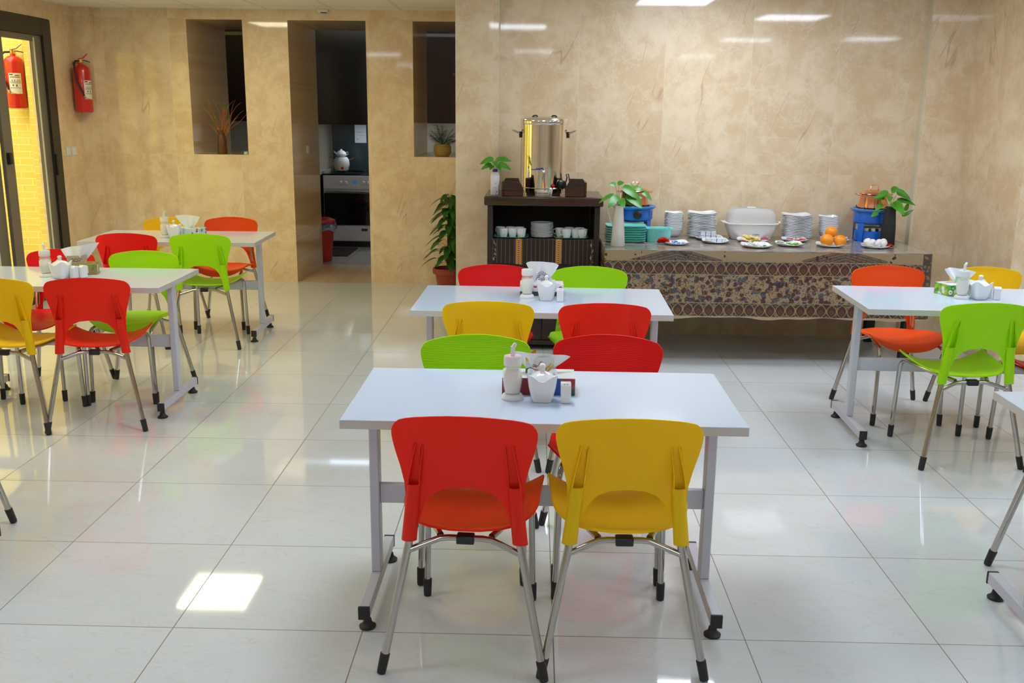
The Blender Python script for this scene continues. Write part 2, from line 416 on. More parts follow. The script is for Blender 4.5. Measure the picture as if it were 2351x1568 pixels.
# ceiling light panels
EM = {}
for cl in (COOL, WARM):
    for dim in (1., .7):
        M = Mat('light_diffuser'); EM[cl, dim] = M.set(color=(.9, .9, .9), ecol=cl, estr=PANEL * dim)
FRW = simple('panel_frame', (.8, .8, .8), .5)
def lamp(x, y, cl, label):
    t = thing('ceiling_light', label, 'light', (x, y, CEIL), 0, None)
    f = MB(); w = .30
    for a, b, c, e in ((-w, w, -w, -w + .015), (-w, w, w - .015, w), (-w, -w + .015, -w + .015, w - .015), (w - .015, w, -w + .015, w - .015)): f.b2(a, b, c, e, -.014, -.001)
    f.build('frame', FRW, t); MB().b2(-w + .015, w - .015, -w + .015, w - .015, -.010, -.004).build('diffuser', EM[cl, .7 if y < 0 else 1.], t)
for i, (x, y, cl) in enumerate(LAMPS):
    lamp(x, y, cl, 'square white ceiling light panel, ' + ['mirrored as the bright square on the left floor', 'close to the wall above the bread box', 'above the nearest middle table', 'above the orange chair on the right',
        'behind the photographer on the right, over the right aisle', 'furthest to the right behind the photographer', 'above the left aisle behind the nearest tables', 'above the left table with the brown tissue box',
        'beside the stone pier on the far right', 'added straight behind the photographer to brighten the near floor', 'at the back left of the hall', 'at the back right of the hall'][i])

# ------------------------------------------------------------------ chairs
def lerp(a, b, t): return a + (b - a) * t
def interp(tab, t):
    for (a, p), (b, q) in zip(tab, tab[1:]):
        if t <= b: 
            k = (t - a) / (b - a); return tuple(lerp(x, y, k) for x, y in zip(p, q))
    return tab[-1][1]
TOPC = [(0, (0, .787)), (.2, (.045, .786)), (.4, (.09, .782)), (.6, (.135, .776)), (.75, (.163, .770)), (.86, (.185, .763)), (.93, (.198, .751)), (1, (.2045, .733))]
BOTC = [(0, (0, .568)), (.2, (.05, .563)), (.36, (.085, .548)), (.5, (.110, .518)), (.62, (.126, .478)), (.72, (.138, .435)), (.78, (.143, .412)), (.86, (.156, .401)), (.93, (.170, .404)), (1, (.177, .425))]
SIDE = [(0, (.177, .425)), (.15, (.172, .478)), (.35, (.1685, .530)), (.5, (.1705, .575)), (.65, (.181, .625)), (.8, (.195, .672)), (.92, (.2045, .712)), (1, (.2045, .733))]
def backY(x, z):
    k = max(0., min(1., (z - .54) / .22)); side = -.178 - .010 * k
    return side - (.008 + .026 * k) * max(0, 1 - (x / .205) ** 2)
def back_pt(t, v):
    s = 1 if t >= 0 else -1; a = abs(t); T = interp(TOPC, a); B = interp(BOTC, a); S = interp(SIDE, v)
    lx = lerp(BOTC[-1][1][0], TOPC[-1][1][0], v); lz = lerp(BOTC[-1][1][1], TOPC[-1][1][1], v); w = a ** 2.2
    x = lerp(B[0], T[0], v) + (S[0] - lx) * w; z = lerp(B[1], T[1], v) + (S[1] - lz) * w
    return (s * x, backY(x, z), z)
def legp(s, kind):
    if kind == 'rear': return [(s * .237, -.24, .008), (s * .162, -.186, .385), (s * .158, -.180, .42), (s * .146, -.170, .53), (s * .138, -.1745, .612)]
    P = [(s * .178, .235, .008), (s * .170, .222, .375)]
    for k in range(1, 6):
        a = k / 5 * pi / 2; P.append((s * (.170 - .01 * k / 5), .222 - .045 * (1 - cos(a)), .375 + .038 * sin(a)))
    return P + [(s * .135, .06, .410), (s * .095, -.10, .405), (s * .075, -.148, .402)]
def make_chair(color):
    m1, m2 = PM[color]
    t = thing('plastic_chair', '', 'chair')
    # seat
    def seat(u, v):
        y = lerp(-.185, .215, v); w = .205 * min(1, (max(0, 1 - ((.03 - y) / .232) ** 2.4) ** .5 if y < .03 else 1)) if y < .03 else .205 + .006 * (y - .03) / .18
        if y < .03: w = .205 * max(.05, (1 - ((.03 - y) / .219) ** 2.6)) ** .5
        x = (2 * u - 1); X = w * x
        Y = y - .055 * max(0, (y - .08) / .135) ** 1.4 * abs(x) ** 3
        z = .425 + .050 * abs(x) ** 2.4 * (.35 + .65 * v) * (w / .205) ** 2 - .022 * sin(pi * min(1, v * 1.15)) * (1 - x * x) * .5
        z -= .030 * max(0, (y - .12) / .095) ** 1.8 * (1 - abs(x) ** 2.5)
        z += .010 * max(0, (-.12 - y) / .065) ** 2
        return (X, Y, z)
    MB().grid(seat, 22, 20, 0, thick=.007).build('seat', m1, t, sharp=60)
    b = MB(); b.grid(lambda u, v: back_pt(2 * u - 1, v), 40, 18, 0, thick=.0055, mi2=1)
    # sleeves round the tubes on the rear side, fins above the slot
    for s in (-1, 1):
        def ax(z):
            k = (z - .40) / .21; return V((s * lerp(.160, .139, k), lerp(-.184, -.190, k), z))
        def slv(u, v):
            z = lerp(.400, .575, v); a = pi * (u); r = .021 - .003 * v
            p = ax(z); return p + V((cos(a) * r, -sin(a) * (r * .85) * (1 if v > .0 else .8), 0))
        b.grid(slv, 8, 6, 0, thick=.003)
        for q in (-1, 1):
            b.add([ax(.575) + V((q * .0165, .0015, 0)), ax(.575) + V((q * .0165, -.022, 0)), ax(.61) + V((q * .015, -.024, .0)), V((s * .124 + q * .010, backY(.128, .70) - .006, .700)), V((s * .130 + q * .010, backY(.132, .70) - .001, .700)),
                   ax(.575) + V((q * .0165 + .0025, .0015, 0)), ax(.575) + V((q * .0165 + .0025, -.022, 0)), ax(.61) + V((q * .015 + .0025, -.024, .0)), V((s * .124 + q * .010 + .0025, backY(.128, .70) - .006, .700)), V((s * .130 + q * .010 + .0025, backY(.132, .70) - .001, .700))],
                  [(0, 1, 2, 3, 4), (9, 8, 7, 6, 5), (0, 5, 6, 1), (1, 6, 7, 2), (2, 7, 8, 3), (3, 8, 9, 4)], 0)
        # collar in front of the tube at the foot of each arm
        def col(u, v):
            z = lerp(.402, .462, v); a = -pi * u; r = .018
            p = ax(z); return p + V((cos(a) * r, -sin(a) * r * .9 + .002, 0))
        b.grid(col, 8, 2, 0, thick=.003)
    b.build('backrest', [m1, m2], t, sharp=50)
    for s in (-1, 1):
        for kind, ln in (('rear', 0), ('front', 0)):
            P = legp(s, kind); l = MB().tube(P, .0118 if kind == 'rear' else .0105, n=12).build('leg', CHROME, t, sharp=50)
            a = V(P[0]); dd = (V(P[1]) - a).normalized()
            MB().tube([a - dd * .006, a + dd * .002, a + dd * .055], [.0125, .0135, .0145], n=12).build('foot_cap', BLACK, l)
    MB().tube([(-.166, -.190, .368), (-.075, -.158, .396), (-.05, -.156, .398), (.05, -.156, .398), (.075, -.158, .396), (.166, -.190, .368)], .0095, n=10).build('crossbar', CHROME, t, sharp=60)
    MB().box((0, -.158, .398), (.052, .034, .026)).build('seat_clip', BLKPL, t, bevel=.004)
    return t
_made = {}
def chair(color, x, y, rz, label, group):
    if color not in _made:
        o = make_chair(color); _made[color] = o; o.location = (x, y, 0); o.rotation_euler = (0, 0, rz); o['label'] = label; o['group'] = group
    else: o = dup(_made[color], (x, y, 0), rz, label, group)
    return o
F_ = pi
GR = 'moulded plastic chairs around the tables'
CH = [('vermilion', .945, .000, R(-3), 'red plastic chair in the foreground, its back to the camera, left of the yellow one'),
      ('yellow', 1.392, .008, R(1), 'yellow plastic chair in the foreground, its back to the camera'),
      ('green', .918, .560, F_ + R(2), 'lime green chair facing the camera at the nearest middle table'),
      ('red', 1.398, .590, F_ + R(-2), 'red chair facing the camera behind the tissue box with red writing'),
      ('yellow', .927, 1.655, R(-1), 'yellow chair with its back to the camera at the far middle table'),
      ('vermilion', 1.440, 1.648, R(0), 'orange-red chair with its back to the camera at the far middle table'),
      ('red', .918, 2.262, F_, 'red chair facing the camera beside the potted floor plant'),
      ('green', 1.420, 2.250, F_ + R(-2), 'lime green chair facing the camera in front of the patterned tablecloth'),
      ('orange', 3.100, 2.430, F_ + R(2), 'orange chair facing the camera at the right table, by the tablecloth corner'),
      ('yellow', 3.640, 2.430, F_ + R(3), 'yellow chair facing the camera behind the green daisy tissue box'),
      ('green', 3.155, 1.790, R(4), 'lime green chair with its back to the camera at the right table'),
      ('red', 3.640, 1.770, R(2), 'red chair cut off by the right edge, only seat tip and leg showing'),
      ('red', -1.645, 2.615, F_ + R(-2), 'red chair facing the camera behind the brown tissue box'),
      ('green', -1.140, 2.600, F_ + R(1), 'lime green chair facing the camera at the left table with the brown tissue box'),
      ('vermilion', -1.100, 2.090, R(8), 'orange-red chair with its back to the camera at the near left table'),
      ('yellow', -1.510, 2.055, R(-3), 'yellow chair with its back to the camera, cut off by the left edge'),
      ('yellow', -1.645, 4.370, F_, 'yellow chair facing the camera at the table furthest back on the left'),
      ('orange', -1.195, 4.440, F_ + R(1), 'orange chair facing the camera against the doorway wall'),
      ('red', -1.600, 3.820, R(2), 'red chair with its back to the camera at the table furthest back on the left'),
      ('green', -1.112, 3.840, R(2), 'lime green chair, back to the camera, at the table furthest back on the left'),
      ('yellow', -1.150, .520, F_, 'chair of which only one chrome leg shows at the lower left edge'),
      ('green', 3.040, .320, F_, 'chair of which only one chrome leg shows at the lower right edge')]
for c, x, y, rz, lb in CH: chair(c, x, y, rz, lb, GR)

# ------------------------------------------------------------------ dining tables
TZ = .71
def make_table(depth=.60):
    t = thing('dining_table', '', 'table')
    MB().b2(-.6, .6, -depth / 2, depth / 2, TZ - .028, TZ).build('tabletop', [TOPM], t, bevel=.0012)
    e = MB(); 
    e.b2(-.6005, .6005, -depth / 2 - .0008, -depth / 2 + .0002, TZ - .0275, TZ - .0008).b2(-.6005, .6005, depth / 2 - .0002, depth / 2 + .0008, TZ - .0275, TZ - .0008)
    e.b2(-.6008, -.5998, -depth / 2, depth / 2, TZ - .0275, TZ - .0008).b2(.5998, .6008, -depth / 2, depth / 2, TZ - .0275, TZ - .0008)
    e.build('edge_band', EDGE, t)
    for s in (-1, 1):
        MB().box((s * .55, 0, (.085 + TZ - .03) / 2), (.032, .052, TZ - .03 - .085)).build('post', LEGP, t, bevel=.004)
        f = MB().box((s * .55, 0, .065), (.034, .52, .040)).build('foot_bar', LEGP, t, bevel=.003)
        for q in (-1, 1):
            MB().box((s * .55, q * .2635, .064), (.037, .010, .044)).build('end_cap', BLACK, f, bevel=.002)
            MB().lathe([(.026, 0), (.027, .006), (.018, .012), (.014, .020), (.012, .030), (.006, .0305), (.006, .046)], (s * .545, q * .235, .0005), n=20).build('levelling_pad', BLACK, f)
    MB().box((0, 0, .362), (1.068, .026, .066)).build('cross_beam', LEGP, t, bevel=.003)
    return t
TB = [(1.158, .262, R(-.3), 1.0, 'white laminate table nearest the camera, with the tissue box with red writing'),
      (1.166, 1.900, R(-1.2), 1.10, 'white laminate table in the middle row, in front of the dark wooden cabinet'),
      (3.318, 2.075, R(-1.8), 1.07, 'white laminate table on the right with the green daisy tissue box'),
      (3.255, .060, R(-1), 1.07, 'white laminate table of which only a corner shows at the right edge'),
      (-1.376, 2.345, R(.3), 1.02, 'white laminate table on the left with the brown tissue box'),
      (-1.385, 4.065, R(2.0), 1.06, 'white laminate table furthest back on the left, near the extinguisher'),
      (-1.412, .283, 0, 1.0, 'white table of which only the end of a foot bar shows at the left edge')]
tabs = {}
for i, (x, y, rz, sd, lb) in enumerate(TB):
    if sd not in tabs:
        o = make_table(.60 * sd); tabs[sd] = o; o.location = (x, y, 0); o.rotation_euler = (0, 0, rz); o['label'] = lb
    else: o = dup(tabs[sd], (x, y, 0), rz, lb)
    o['group'] = 'white dining tables'

# ------------------------------------------------------------------ things on the dining tables
CAPM = simple('mint_cap_top', (.62, .82, .74), .35); CAPP = simple('pink_cap_top', (.84, .55, .54), .35)
def make_shaker(captop, tilt=1):
    t = thing('sugar_shaker', '', 'sugar shaker')
    MB().lathe([(.036, 0), (.0365, .003), (.031, .014), (.027, .017), (0, .017)], n=32).build('base', WPLAS, t)
    MB().lathe([(.025, .0175), (.0275, .030), (.0325, .060), (.0315, .085), (.026, .105), (.0245, .112), (.0225, .112), (.0238, .104), (.0295, .084), (.0305, .060), (.0255, .031), (.0228, .0200), (0, .0200)], n=32).build('jar', GLASS, t)
    MB().lathe([(.0222, .0206), (.0248, .031), (.0298, .060), (.0288, .082), (.020, .094), (0, .091)], n=32).build('sugar', SUGAR, t)
    MB().lathe([(.0275, .110), (.0285, .112), (.0285, .135), (.027, .139), (0, .1395)], n=32, mi=0).lathe([(.0255, .1396), (0, .1402)], n=32, mi=1).build('cap', [WPLAS, captop], t)
    if tilt: MB().tube([(0, 0, .139), (0, 0, .158), (0, 0, .170)], [.0072, .0068, .0066], n=16).lathe([(.0065, 0), (.006, .012), (.0035, .017), (.003, .012), (.0, .008)], (0.001, 0, .166), n=16, rot=Matrix.Rotation(R(25), 3, 'Y')).build('spout', WPLAS, t)
    return t
def sqloft(mb, prof, c=(0, 0, 0), sq=4, a=1., b=1., lift=0., z0=0., z1=1., n=48, mi=0):
    f = lambda r, t: lift * (abs(sin(2 * t)) ** 3) * 1.0
    vs = []; N = len(prof)
    for r, z in prof:
        for k in range(n):
            t = 2 * pi * (k + .5) / n; q = 1. / ((abs(cos(t)) ** sq + abs(sin(t)) ** sq) ** (1. / sq))
            h = max(0., min(1., (z - z0) / (z1 - z0))) if z1 > z0 else 0
            vs.append((c[0] + r * q * cos(t) * a, c[1] + r * q * sin(t) * b, c[2] + z + lift * h * abs(sin(2 * t)) ** 2.5))
    fs = [(i * n + k, i * n + (k + 1) % n, (i + 1) * n + (k + 1) % n, (i + 1) * n + k) for i in range(N - 1) for k in range(n)]
    if prof[0][0] > 1e-4: fs.append(tuple(reversed(range(n))))
    if prof[-1][0] > 1e-4: fs.append(tuple((N - 1) * n + k for k in range(n)))
    mb.add(vs, fs, mi); return mb
def make_bowl():
    t = thing('sugar_bowl', '', 'sugar bowl')
    sqloft(MB(), [(.026, 0), (.029, .001), (.036, .020), (.043, .045), (.0475, .072), (.0462, .0725), (.0418, .046), (.034, .022), (.027, .005), (0, .005)], sq=6, lift=.021, z0=.030, z1=.072).build('bowl', CERAM, t, sharp=50)
    sqloft(MB(), [(.0435, .070), (.0440, .072), (.038, .0785), (.026, .0885), (.012, .0945), (.0078, .0958), (.0080, .106), (.0100, .115), (.006, .1205), (0, .122)], sq=3.2).build('lid', CERAM, t, sharp=50)
    return t
def make_salt():
    t = thing('salt_shaker', '', 'salt shaker')
    MB().prism([(-.0175, 0), (.0175, 0), (.0175, .054), (.0175, .062), (.014, .066), (-.0175, .066)], -.0165, .0165, axis='x').build('body', CERAM, t, bevel=.003)
    return t
def make_salt():
    t = thing('salt_shaker', '', 'salt shaker')
    MB().prism([(-.0165, 0), (.0165, 0), (.0165, .064), (-.006, .066), (-.0165, .056)], -.0165, .0165, axis='x').build('body', CERAM, t, bevel=.0025)
    h = MB()
    for s in (-1, 1): h.cyl((s * .005, -.0125, .0605), (s * .005, -.0129, .0612), .0014, n=8)
    h.build('holes', INK, t)
    return t
def tissue_fan(seed, w, h, skew=0., top=1.0, right=0.):
    rnd = random.Random(seed); ph = rnd.random() * 6
    def fn(u, v):
        spread = lerp(.28, 1.0, v ** .8); x = (u - .5) * w * spread + skew * v
        y = .010 * sin(u * 13 + ph) * (1 - .35 * v) + .022 * sin(u * 5 + ph * 2) * v
        z = h * v * (1 - .18 * top * (2 * u - 1) ** 4 + .05 * sin(u * 3.1 + ph)) + right * u * v
        return (x, y, z)
    return fn
def stroke(mb, pts, r, mi=0): 
    return mb.tube([(p[0], 0, p[1]) for p in pts], r, n=6, mi=mi)
def art_mat(kind):
    M = Mat('printed_' + kind); x, y, z = M.xyz()
    n = M.noise(M.vec(x, y, z), 22, 3, .6, 1.); v = M.voro(M.coord(), 34)
    if kind == 'colour_card':
        s = M.noise(M.vec(x * 14 + z * 10, y * 3, z * 60 - x * 40), 1.2, 3)
        c = M.mix((x > .01), (.28, .012, .02), (.02, .08, .38)); c = M.mix((x > .070), c, (.42, .02, .02))
        c = M.mix(M.ramp(s, .56, .6) * .8 * (x > .07), c, (.02, .2, .16)); c = M.mix((x > .075) * (z < .018), c, (.02, .10, .09))
        c = M.mix((z > .0555) * 1.0, c, (.72, .72, .70))
    elif kind == 'pink_flower_card':
        c = M.mix((z < .022), (.80, .78, .80), (.03, .06, .03)); c = M.mix(M.ramp(v, .30, .36, 1, 0) * (z < .05), c, (.62, .04, .24)); c = M.mix(M.ramp(n, .6, .64) * (z > .05), c, (.55, .12, .45))
    elif kind == 'brown_card':
        c = M.mix(M.ramp(n, .35, .65), (.20, .13, .04), (.34, .25, .08)); c = M.mix((x > .05) * (z > .03) * M.ramp(n, .45, .6), c, (.25, .33, .04))
    elif kind == 'daisy_card':
        c = M.mix(M.ramp(n, .35, .65), (.05, .30, .03), (.42, .60, .03)); c = M.mix(M.ramp(v, .36, .42, 1, 0), c, (.80, .80, .84)); c = M.mix(M.ramp(v, .12, .16, 1, 0), c, (.60, .10, .02)); c = M.mix((z > .0565), c, (.72, .76, .72))
    else:
        c = M.mix(M.ramp(n, .4, .6), (.52, .70, .55), (.68, .78, .74)); c = M.mix(M.ramp(v, .30, .36, 1, 0) * (x > .03), c, (.22, .06, .38))
    return M.set(color=c, rough=.35)
def make_box(kind, w=.235, dp=.115, h=.057):
    t = thing('tissue_box', '', 'tissue box')
    mt = art_mat(kind); MB().b2(-w / 2, w / 2, -dp / 2, dp / 2, 0, h).build('carton', mt, t, bevel=.001)
    return t, mt, w, dp, h
def add_tissue(t, h, seed, w, th, skew=0, top=1., right=0, y=.005):
    o = MB().grid(tissue_fan(seed, w, th, skew, top, right), 26, 8, 0).build('tissue', TISSUE, t, sharp=80); o.location = (0, y, h); return o
T1 = TZ + .0006
# nearest middle table
t, mt, w, dp, h = make_box('colour_card'); t.location = (1.143, .312, T1); t['label'] = 'tissue box with red and blue print and red writing on the nearest table'
fl = MB().b2(-.043, .050, -.003, -.0018, h, h + .040).build('lid_flap', simple('white_card', (.72, .72, .70), .4), t)
mb = MB(); mb.b2(-.043, -.012, -.0036, -.0031, h + .031, h + .040); mb.build('flap_yellow_print', simple('yellow_print', (.72, .52, .02), .5), fl)
mb = MB()
for k in range(7): stroke(mb, [(.012 + k * .004, h + .002), (.020 + k * .0045, h + .012 + (k % 3) * .003), (.034 + k * .002, h + .018 + (k % 4) * .003)], .0012)
for v_ in range(len(mb.v)): mb.v[v_] = (mb.v[v_][0], mb.v[v_][1] * .3 - .0036, mb.v[v_][2])
mb.build('flap_stripe_print', simple('gold_print', (.62, .36, .02), .5), fl)
mb = MB(); mb.prism([(-.043, h + .001), (-.010, h + .001), (-.014, h + .010), (-.026, h + .016), (-.043, h + .012)], -.0037, -.0031); mb.build('flap_green_print', simple('green_print', (.03, .22, .02), .5), fl)
mb = MB()
for st in ([(-.020, .019), (-.017, .023), (-.013, .022), (-.014, .018), (-.018, .017), (-.020, .019)], [(-.014, .018), (-.009, .017), (-.008, .021), (-.011, .022), (-.011, .018), (-.007, .015)],
           [(-.007, .018), (-.002, .019), (.001, .024), (.004, .028), (.009, .030), (.012, .030)], [(.009, .026), (.013, .027), (.014, .023), (.010, .023), (.009, .026)], [(.014, .023), (.017, .021), (.019, .024)],
           [(-.020, .012), (-.012, .009), (-.002, .009)]):
    stroke(mb, [(a, b + h) for a, b in st], .0009)
for v_ in range(len(mb.v)): mb.v[v_] = (mb.v[v_][0], mb.v[v_][1] * .3 - .0038, mb.v[v_][2])
mb.build('red_script', INKR, fl); fl.scale = (1, 1, 1.35); fl.location = (0, 0, -h * .35)
add_tissue(t, h, 3, .185, .072, .012, .7, -.012, .012)
# far middle table
t, mt, w, dp, h = make_box('pink_flower_card', .215); t.location = (1.165, 2.035, T1); t['label'] = 'tissue box with pink flowers on the middle table by the cabinet'
fl = MB().prism([(-.05, h), (.055, h), (.05, h + .02), (.03, h + .035), (0, h + .048), (-.03, h + .04), (-.05, h + .02)], -.004, -.0025).build('lid_flap', simple('lilac_card', (.66, .64, .72), .4), t)
writing('script', 'Golriz', .026, INK, fl, (0, -.0045, h + .014), shear=.3)
mb = MB()
for k in range(9):
    a = pi * (k / 8); mb.tube([(cos(a) * .010, -.0046, h + .027 + sin(a) * .004), (cos(a) * .022, -.0046, h + .028 + sin(a) * .016)], .0009, n=5)
    mb.ball((cos(a) * .023, -.0046, h + .028 + sin(a) * .017), .0018, 6)
mb.build('crown_print', INK, fl); fl.scale = (1, 1, 1.25); fl.location = (0, 0, -h * .25)
add_tissue(t, h, 8, .165, .105, .002, .9, 0, .010)
# left table
t, mt, w, dp, h = make_box('brown_card', .205); t.location = (-1.365, 2.435, T1); t.rotation_euler[2] = R(18); t['label'] = 'brown and gold tissue box on the left table'
fl = MB().b2(-.05, .05, -.004, -.0025, h, h + .042).build('lid_flap', simple('straw_card', (.52, .48, .30), .4), t)
mb = MB()
for st in ([(-.03, .022), (-.022, .026), (-.015, .018), (-.004, .026), (.004, .018), (.010, .030), (.018, .020), (.028, .026)], [(-.022, .014), (-.004, .010), (.016, .014)]): stroke(mb, [(a, b + h) for a, b in st], .0016)
for v_ in range(len(mb.v)): mb.v[v_] = (mb.v[v_][0], mb.v[v_][1] * .3 - .0045, mb.v[v_][2])
mb.build('black_script', INK, fl)
MB().b2(.02, .06, -dp / 2 - .0009, -dp / 2 - .0002, .010, .050).build('label_panel', LABELW, t)
MB().b2(w / 2 + .0002, w / 2 + .0009, -.03, .0, .008, .050).build('label_panel', LABELW, t)
add_tissue(t, h, 5, .20, .085, .02, .5, .03, .010)
# right table
t, mt, w, dp, h = make_box('daisy_card'); t.location = (3.325, 2.222, T1); t.rotation_euler[2] = R(20); t['label'] = 'green tissue box printed with daisies on the right table'
fl = MB().b2(-.045, .045, -.004, -.0025, h, h + .034).build('lid_flap', simple('pale_green_card', (.45, .66, .38), .4), t)
add_tissue(t, h, 9, .20, .085, -.02, .8, -.02, .012)
# back left table
t, mt, w, dp, h = make_box('violet_card', .21); t.location = (-1.335, 4.10, T1); t.rotation_euler[2] = R(-10); t['label'] = 'mint tissue box with violets on the table furthest back on the left'
add_tissue(t, h, 12, .20, .09, 0, .6, 0, .004)
sh_p = make_shaker(CAPP); sh_m = make_shaker(CAPM); sh_n = make_shaker(CAPM, 0); bw = make_bowl(); sa = make_salt()
sh_p.location = (1.060, .215, T1); sh_p['label'] = 'glass sugar shaker with pinkish cap on the nearest table'; sh_p.rotation_euler[2] = R(0)
sh_n.location = (1.093, 1.938, T1); sh_n['label'] = 'glass sugar shaker with flat cap in front of the crown printed tissue box'
sh_m.location = (3.272, 2.085, T1); sh_m['label'] = 'glass sugar shaker in front of the green daisy tissue box'
dup(sh_m, (-1.490, 2.335, T1), R(150), 'glass sugar shaker left of the white bowl on the left table')
dup(sh_m, (-1.470, 4.000, T1), R(20), 'glass sugar shaker on the table furthest back on the left')
bw.location = (1.154, .196, T1); bw['label'] = 'white lidded ceramic sugar bowl on the nearest table'
dup(bw, (1.186, 1.878, T1), R(4), 'white lidded ceramic sugar bowl in front of the crown printed tissue box')
dup(bw, (3.352, 2.075, T1), R(8), 'white lidded ceramic sugar bowl on the right table beside the daisy box')
dup(bw, (-1.385, 2.285, T1), R(-12), 'white lidded ceramic sugar bowl left of the brown tissue box')
dup(bw, (-1.400, 3.985, T1), R(12), 'white lidded ceramic sugar bowl on the table furthest back on the left')
sa.location = (1.228, .182, T1); sa['label'] = 'small white salt shaker on the nearest table'
dup(sa, (1.252, 1.842, T1), R(0), 'small white salt shaker on the middle table by the cabinet')
dup(sa, (3.436, 2.065, T1), R(-16), 'small white salt shaker, the front one of two on the right table')
dup(sa, (3.414, 2.115, T1), R(-10), 'small white pepper shaker half hidden behind the bowl on the right table')
dup(sa, (-1.322, 2.300, T1), R(-20), 'small white salt shaker, left of the pair before the brown tissue box')
dup(sa, (-1.284, 2.322, T1), R(-30), 'small white pepper shaker touching the brown tissue box')
dup(sa, (-1.375, 4.215 - .16, T1), R(-20), 'small white salt shaker behind the lime green chair at the back left')

# ------------------------------------------------------------------ dark cabinet with the urn
CX0, CX1, CF, CB, CZ = .812, 1.560, 3.715, 4.225, 1.052
cb = thing('wooden_cabinet', 'dark walnut cabinet against the marble wall, carrying the steel urn', 'cabinet', ((CX0 + CX1) / 2, (CF + CB) / 2, 0))
ox, oy = cb.location[0], cb.location[1]; hw = (CX1 - CX0) / 2; hd = (CB - CF) / 2
MB().b2(-hw - .022, hw + .02, -hd - .02, hd, CZ - .062, CZ).build('top', DWOOD, cb, bevel=.010, seg=3)
MB().b2(-hw, -hw + .035, -hd, hd, 0, CZ - .063).build('side_panel', DWOODV, cb, bevel=.002)
MB().b2(hw - .035, hw, -hd, hd, 0, CZ - .063).build('side_panel', DWOODV, cb, bevel=.002)
MB().b2(-hw + .036, hw - .036, hd - .012, hd, .02, CZ - .063).build('back_panel', DWOODV, cb)
MB().b2(-hw + .036, hw - .036, -hd + .012, hd - .013, .742, .764).build('shelf', DWOODV, cb, bevel=.002)
MB().b2(-hw + .036, hw - .036, -hd + .012, hd - .013, .04, .07).build('base_board', DWOODV, cb, bevel=.002)
for s in (0, 1): 
    dr = MB().b2(-hw + .038 + s * (hw - .037), -.001 + s * (hw - .037), -hd + .014, -hd + .034, .075, .735).build('door', DWOODV, cb, bevel=.003)
    MB().ball(((-.03 if s == 0 else .03), -hd + .008, .45), .010, 10).build('knob', BRASS, dr)
# low curved gallery boards on top
for s in (-1, 1):
    pr = [(0, 0), (.128, 0), (.128, .055), (.118, .075), (.106, .092), (.100, .118), (.012, .118), (.002, .105), (0, .09)]
    if s < 0: poly = [(-.267 + a, CZ + b) for a, b in pr]; poly = poly
    else: poly = [(.267 - a, CZ + b) for a, b in reversed(pr)]
    MB().prism(poly, -hd + .012, -hd + .028).build('gallery_board', DWOOD, cb, bevel=.003)
    MB().b2(*sorted((s * .267, s * .282)), -hd + .012, -hd + .17, CZ, CZ + .095).build('gallery_side', DWOOD, cb, bevel=.004)
# striped runner cloth hanging from the shelf
def runner():
    M = Mat('striped_kilim'); x, y, z = M.xyz()
    c = M.mix(((((x + 1) / .0288).fract() - .5).abs() > .455), (.022, .012, .008), (.16, .11, .08))
    for c0 in (-.163, .0745 + .03):
        a = (x - c0).abs(); c = M.mix(a < .0205, c, (.50, .19, .03)); k = (a < .0042); c = M.mix(k, c, (.02, .02, .015)); c = M.mix(k * ((z / .013).fract() > .55), c, (.45, .42, .28))
    e = (x.abs() > .315) * (M.noise(M.vec(x * 2, 0., z), 40, 2) > .56); c = M.mix(e, c, (.30, .27, .2))
    return M.set(color=c, rough=.9)
def rc(u, v):
    x = lerp(-.338, .338, u); return (x, -hd - .006 - .004 * sin(x * 40) * (1 - v), lerp(.600 + .006 * sin(x * 17), .7655, v))
ro = MB().grid(rc, 60, 6, 0, thick=.002).b2(-.338, .338, -hd - .006, -hd + .10, .7645, .7665).build('striped_cloth', runner())
tag(ro, 'dark striped cloth with two orange bands hanging from the cabinet shelf', 'cloth'); ro.location = (ox, oy, 0)
# mint trays, cups, plates
SZ = .7672
def make_cup():
    t = thing('cup', '', 'cup', group='white cups in the cabinet')
    MB().lathe([(.020, 0), (.022, .002), (.026, .012), (.0305, .035), (.033, .060), (.0318, .060), (.029, .034), (.024, .010), (0, .008)], n=24).build('body', CERAM, t)
    MB().tube([(.029, 0, .050), (.042, 0, .052), (.050, 0, .042), (.048, 0, .028), (.038, 0, .019), (.027, 0, .020)], .0033, n=8).build('handle', CERAM, t)
    return t
cup = make_cup(); first = True
for side, tx in (('left', .970), ('right', 1.375)):
    tr = MB(); sqloft(tr, [(.085, 0), (.10, .001), (.118, .010), (.1165, .011), (.099, .003), (0, .003)], sq=5, a=1.0, b=.9); o = tr.build('mint_tray', MINT)
    o.location = (tx, CF + .125, SZ); tag(o, 'mint green tray of cups on the %s of the cabinet shelf' % side, 'tray')
    pos = [(-.052, -.05), (.010, -.045), (.068, -.052), (-.075, .03), (-.005, .035), (.055, .03)] if side == 'left' else [(-.03, -.05), (.03, -.035), (.078, -.05), (-.075, .00), (-.01, .045), (.06, .035)]
    hr = [(-1.3), (1.9), (-1.9), (2.4), (.4), (2.6)] if side == 'left' else [(pi), (1.9), (-1.2), (2.8), (1.2), (.3)]
    nm = ['front left', 'front middle', 'front right', 'back left', 'back middle', 'back right']
    for (dx, dy), a, n_ in zip(pos, hr, nm):
        lb = 'white cup at the %s of the %s mint tray' % (n_, side)
        if first: cup.location = (tx + dx, CF + .125 + dy, SZ + .0035); cup.rotation_euler[2] = a; cup['label'] = lb; first = False
        else: dup(cup, (tx + dx, CF + .125 + dy, SZ + .0035), a, lb)
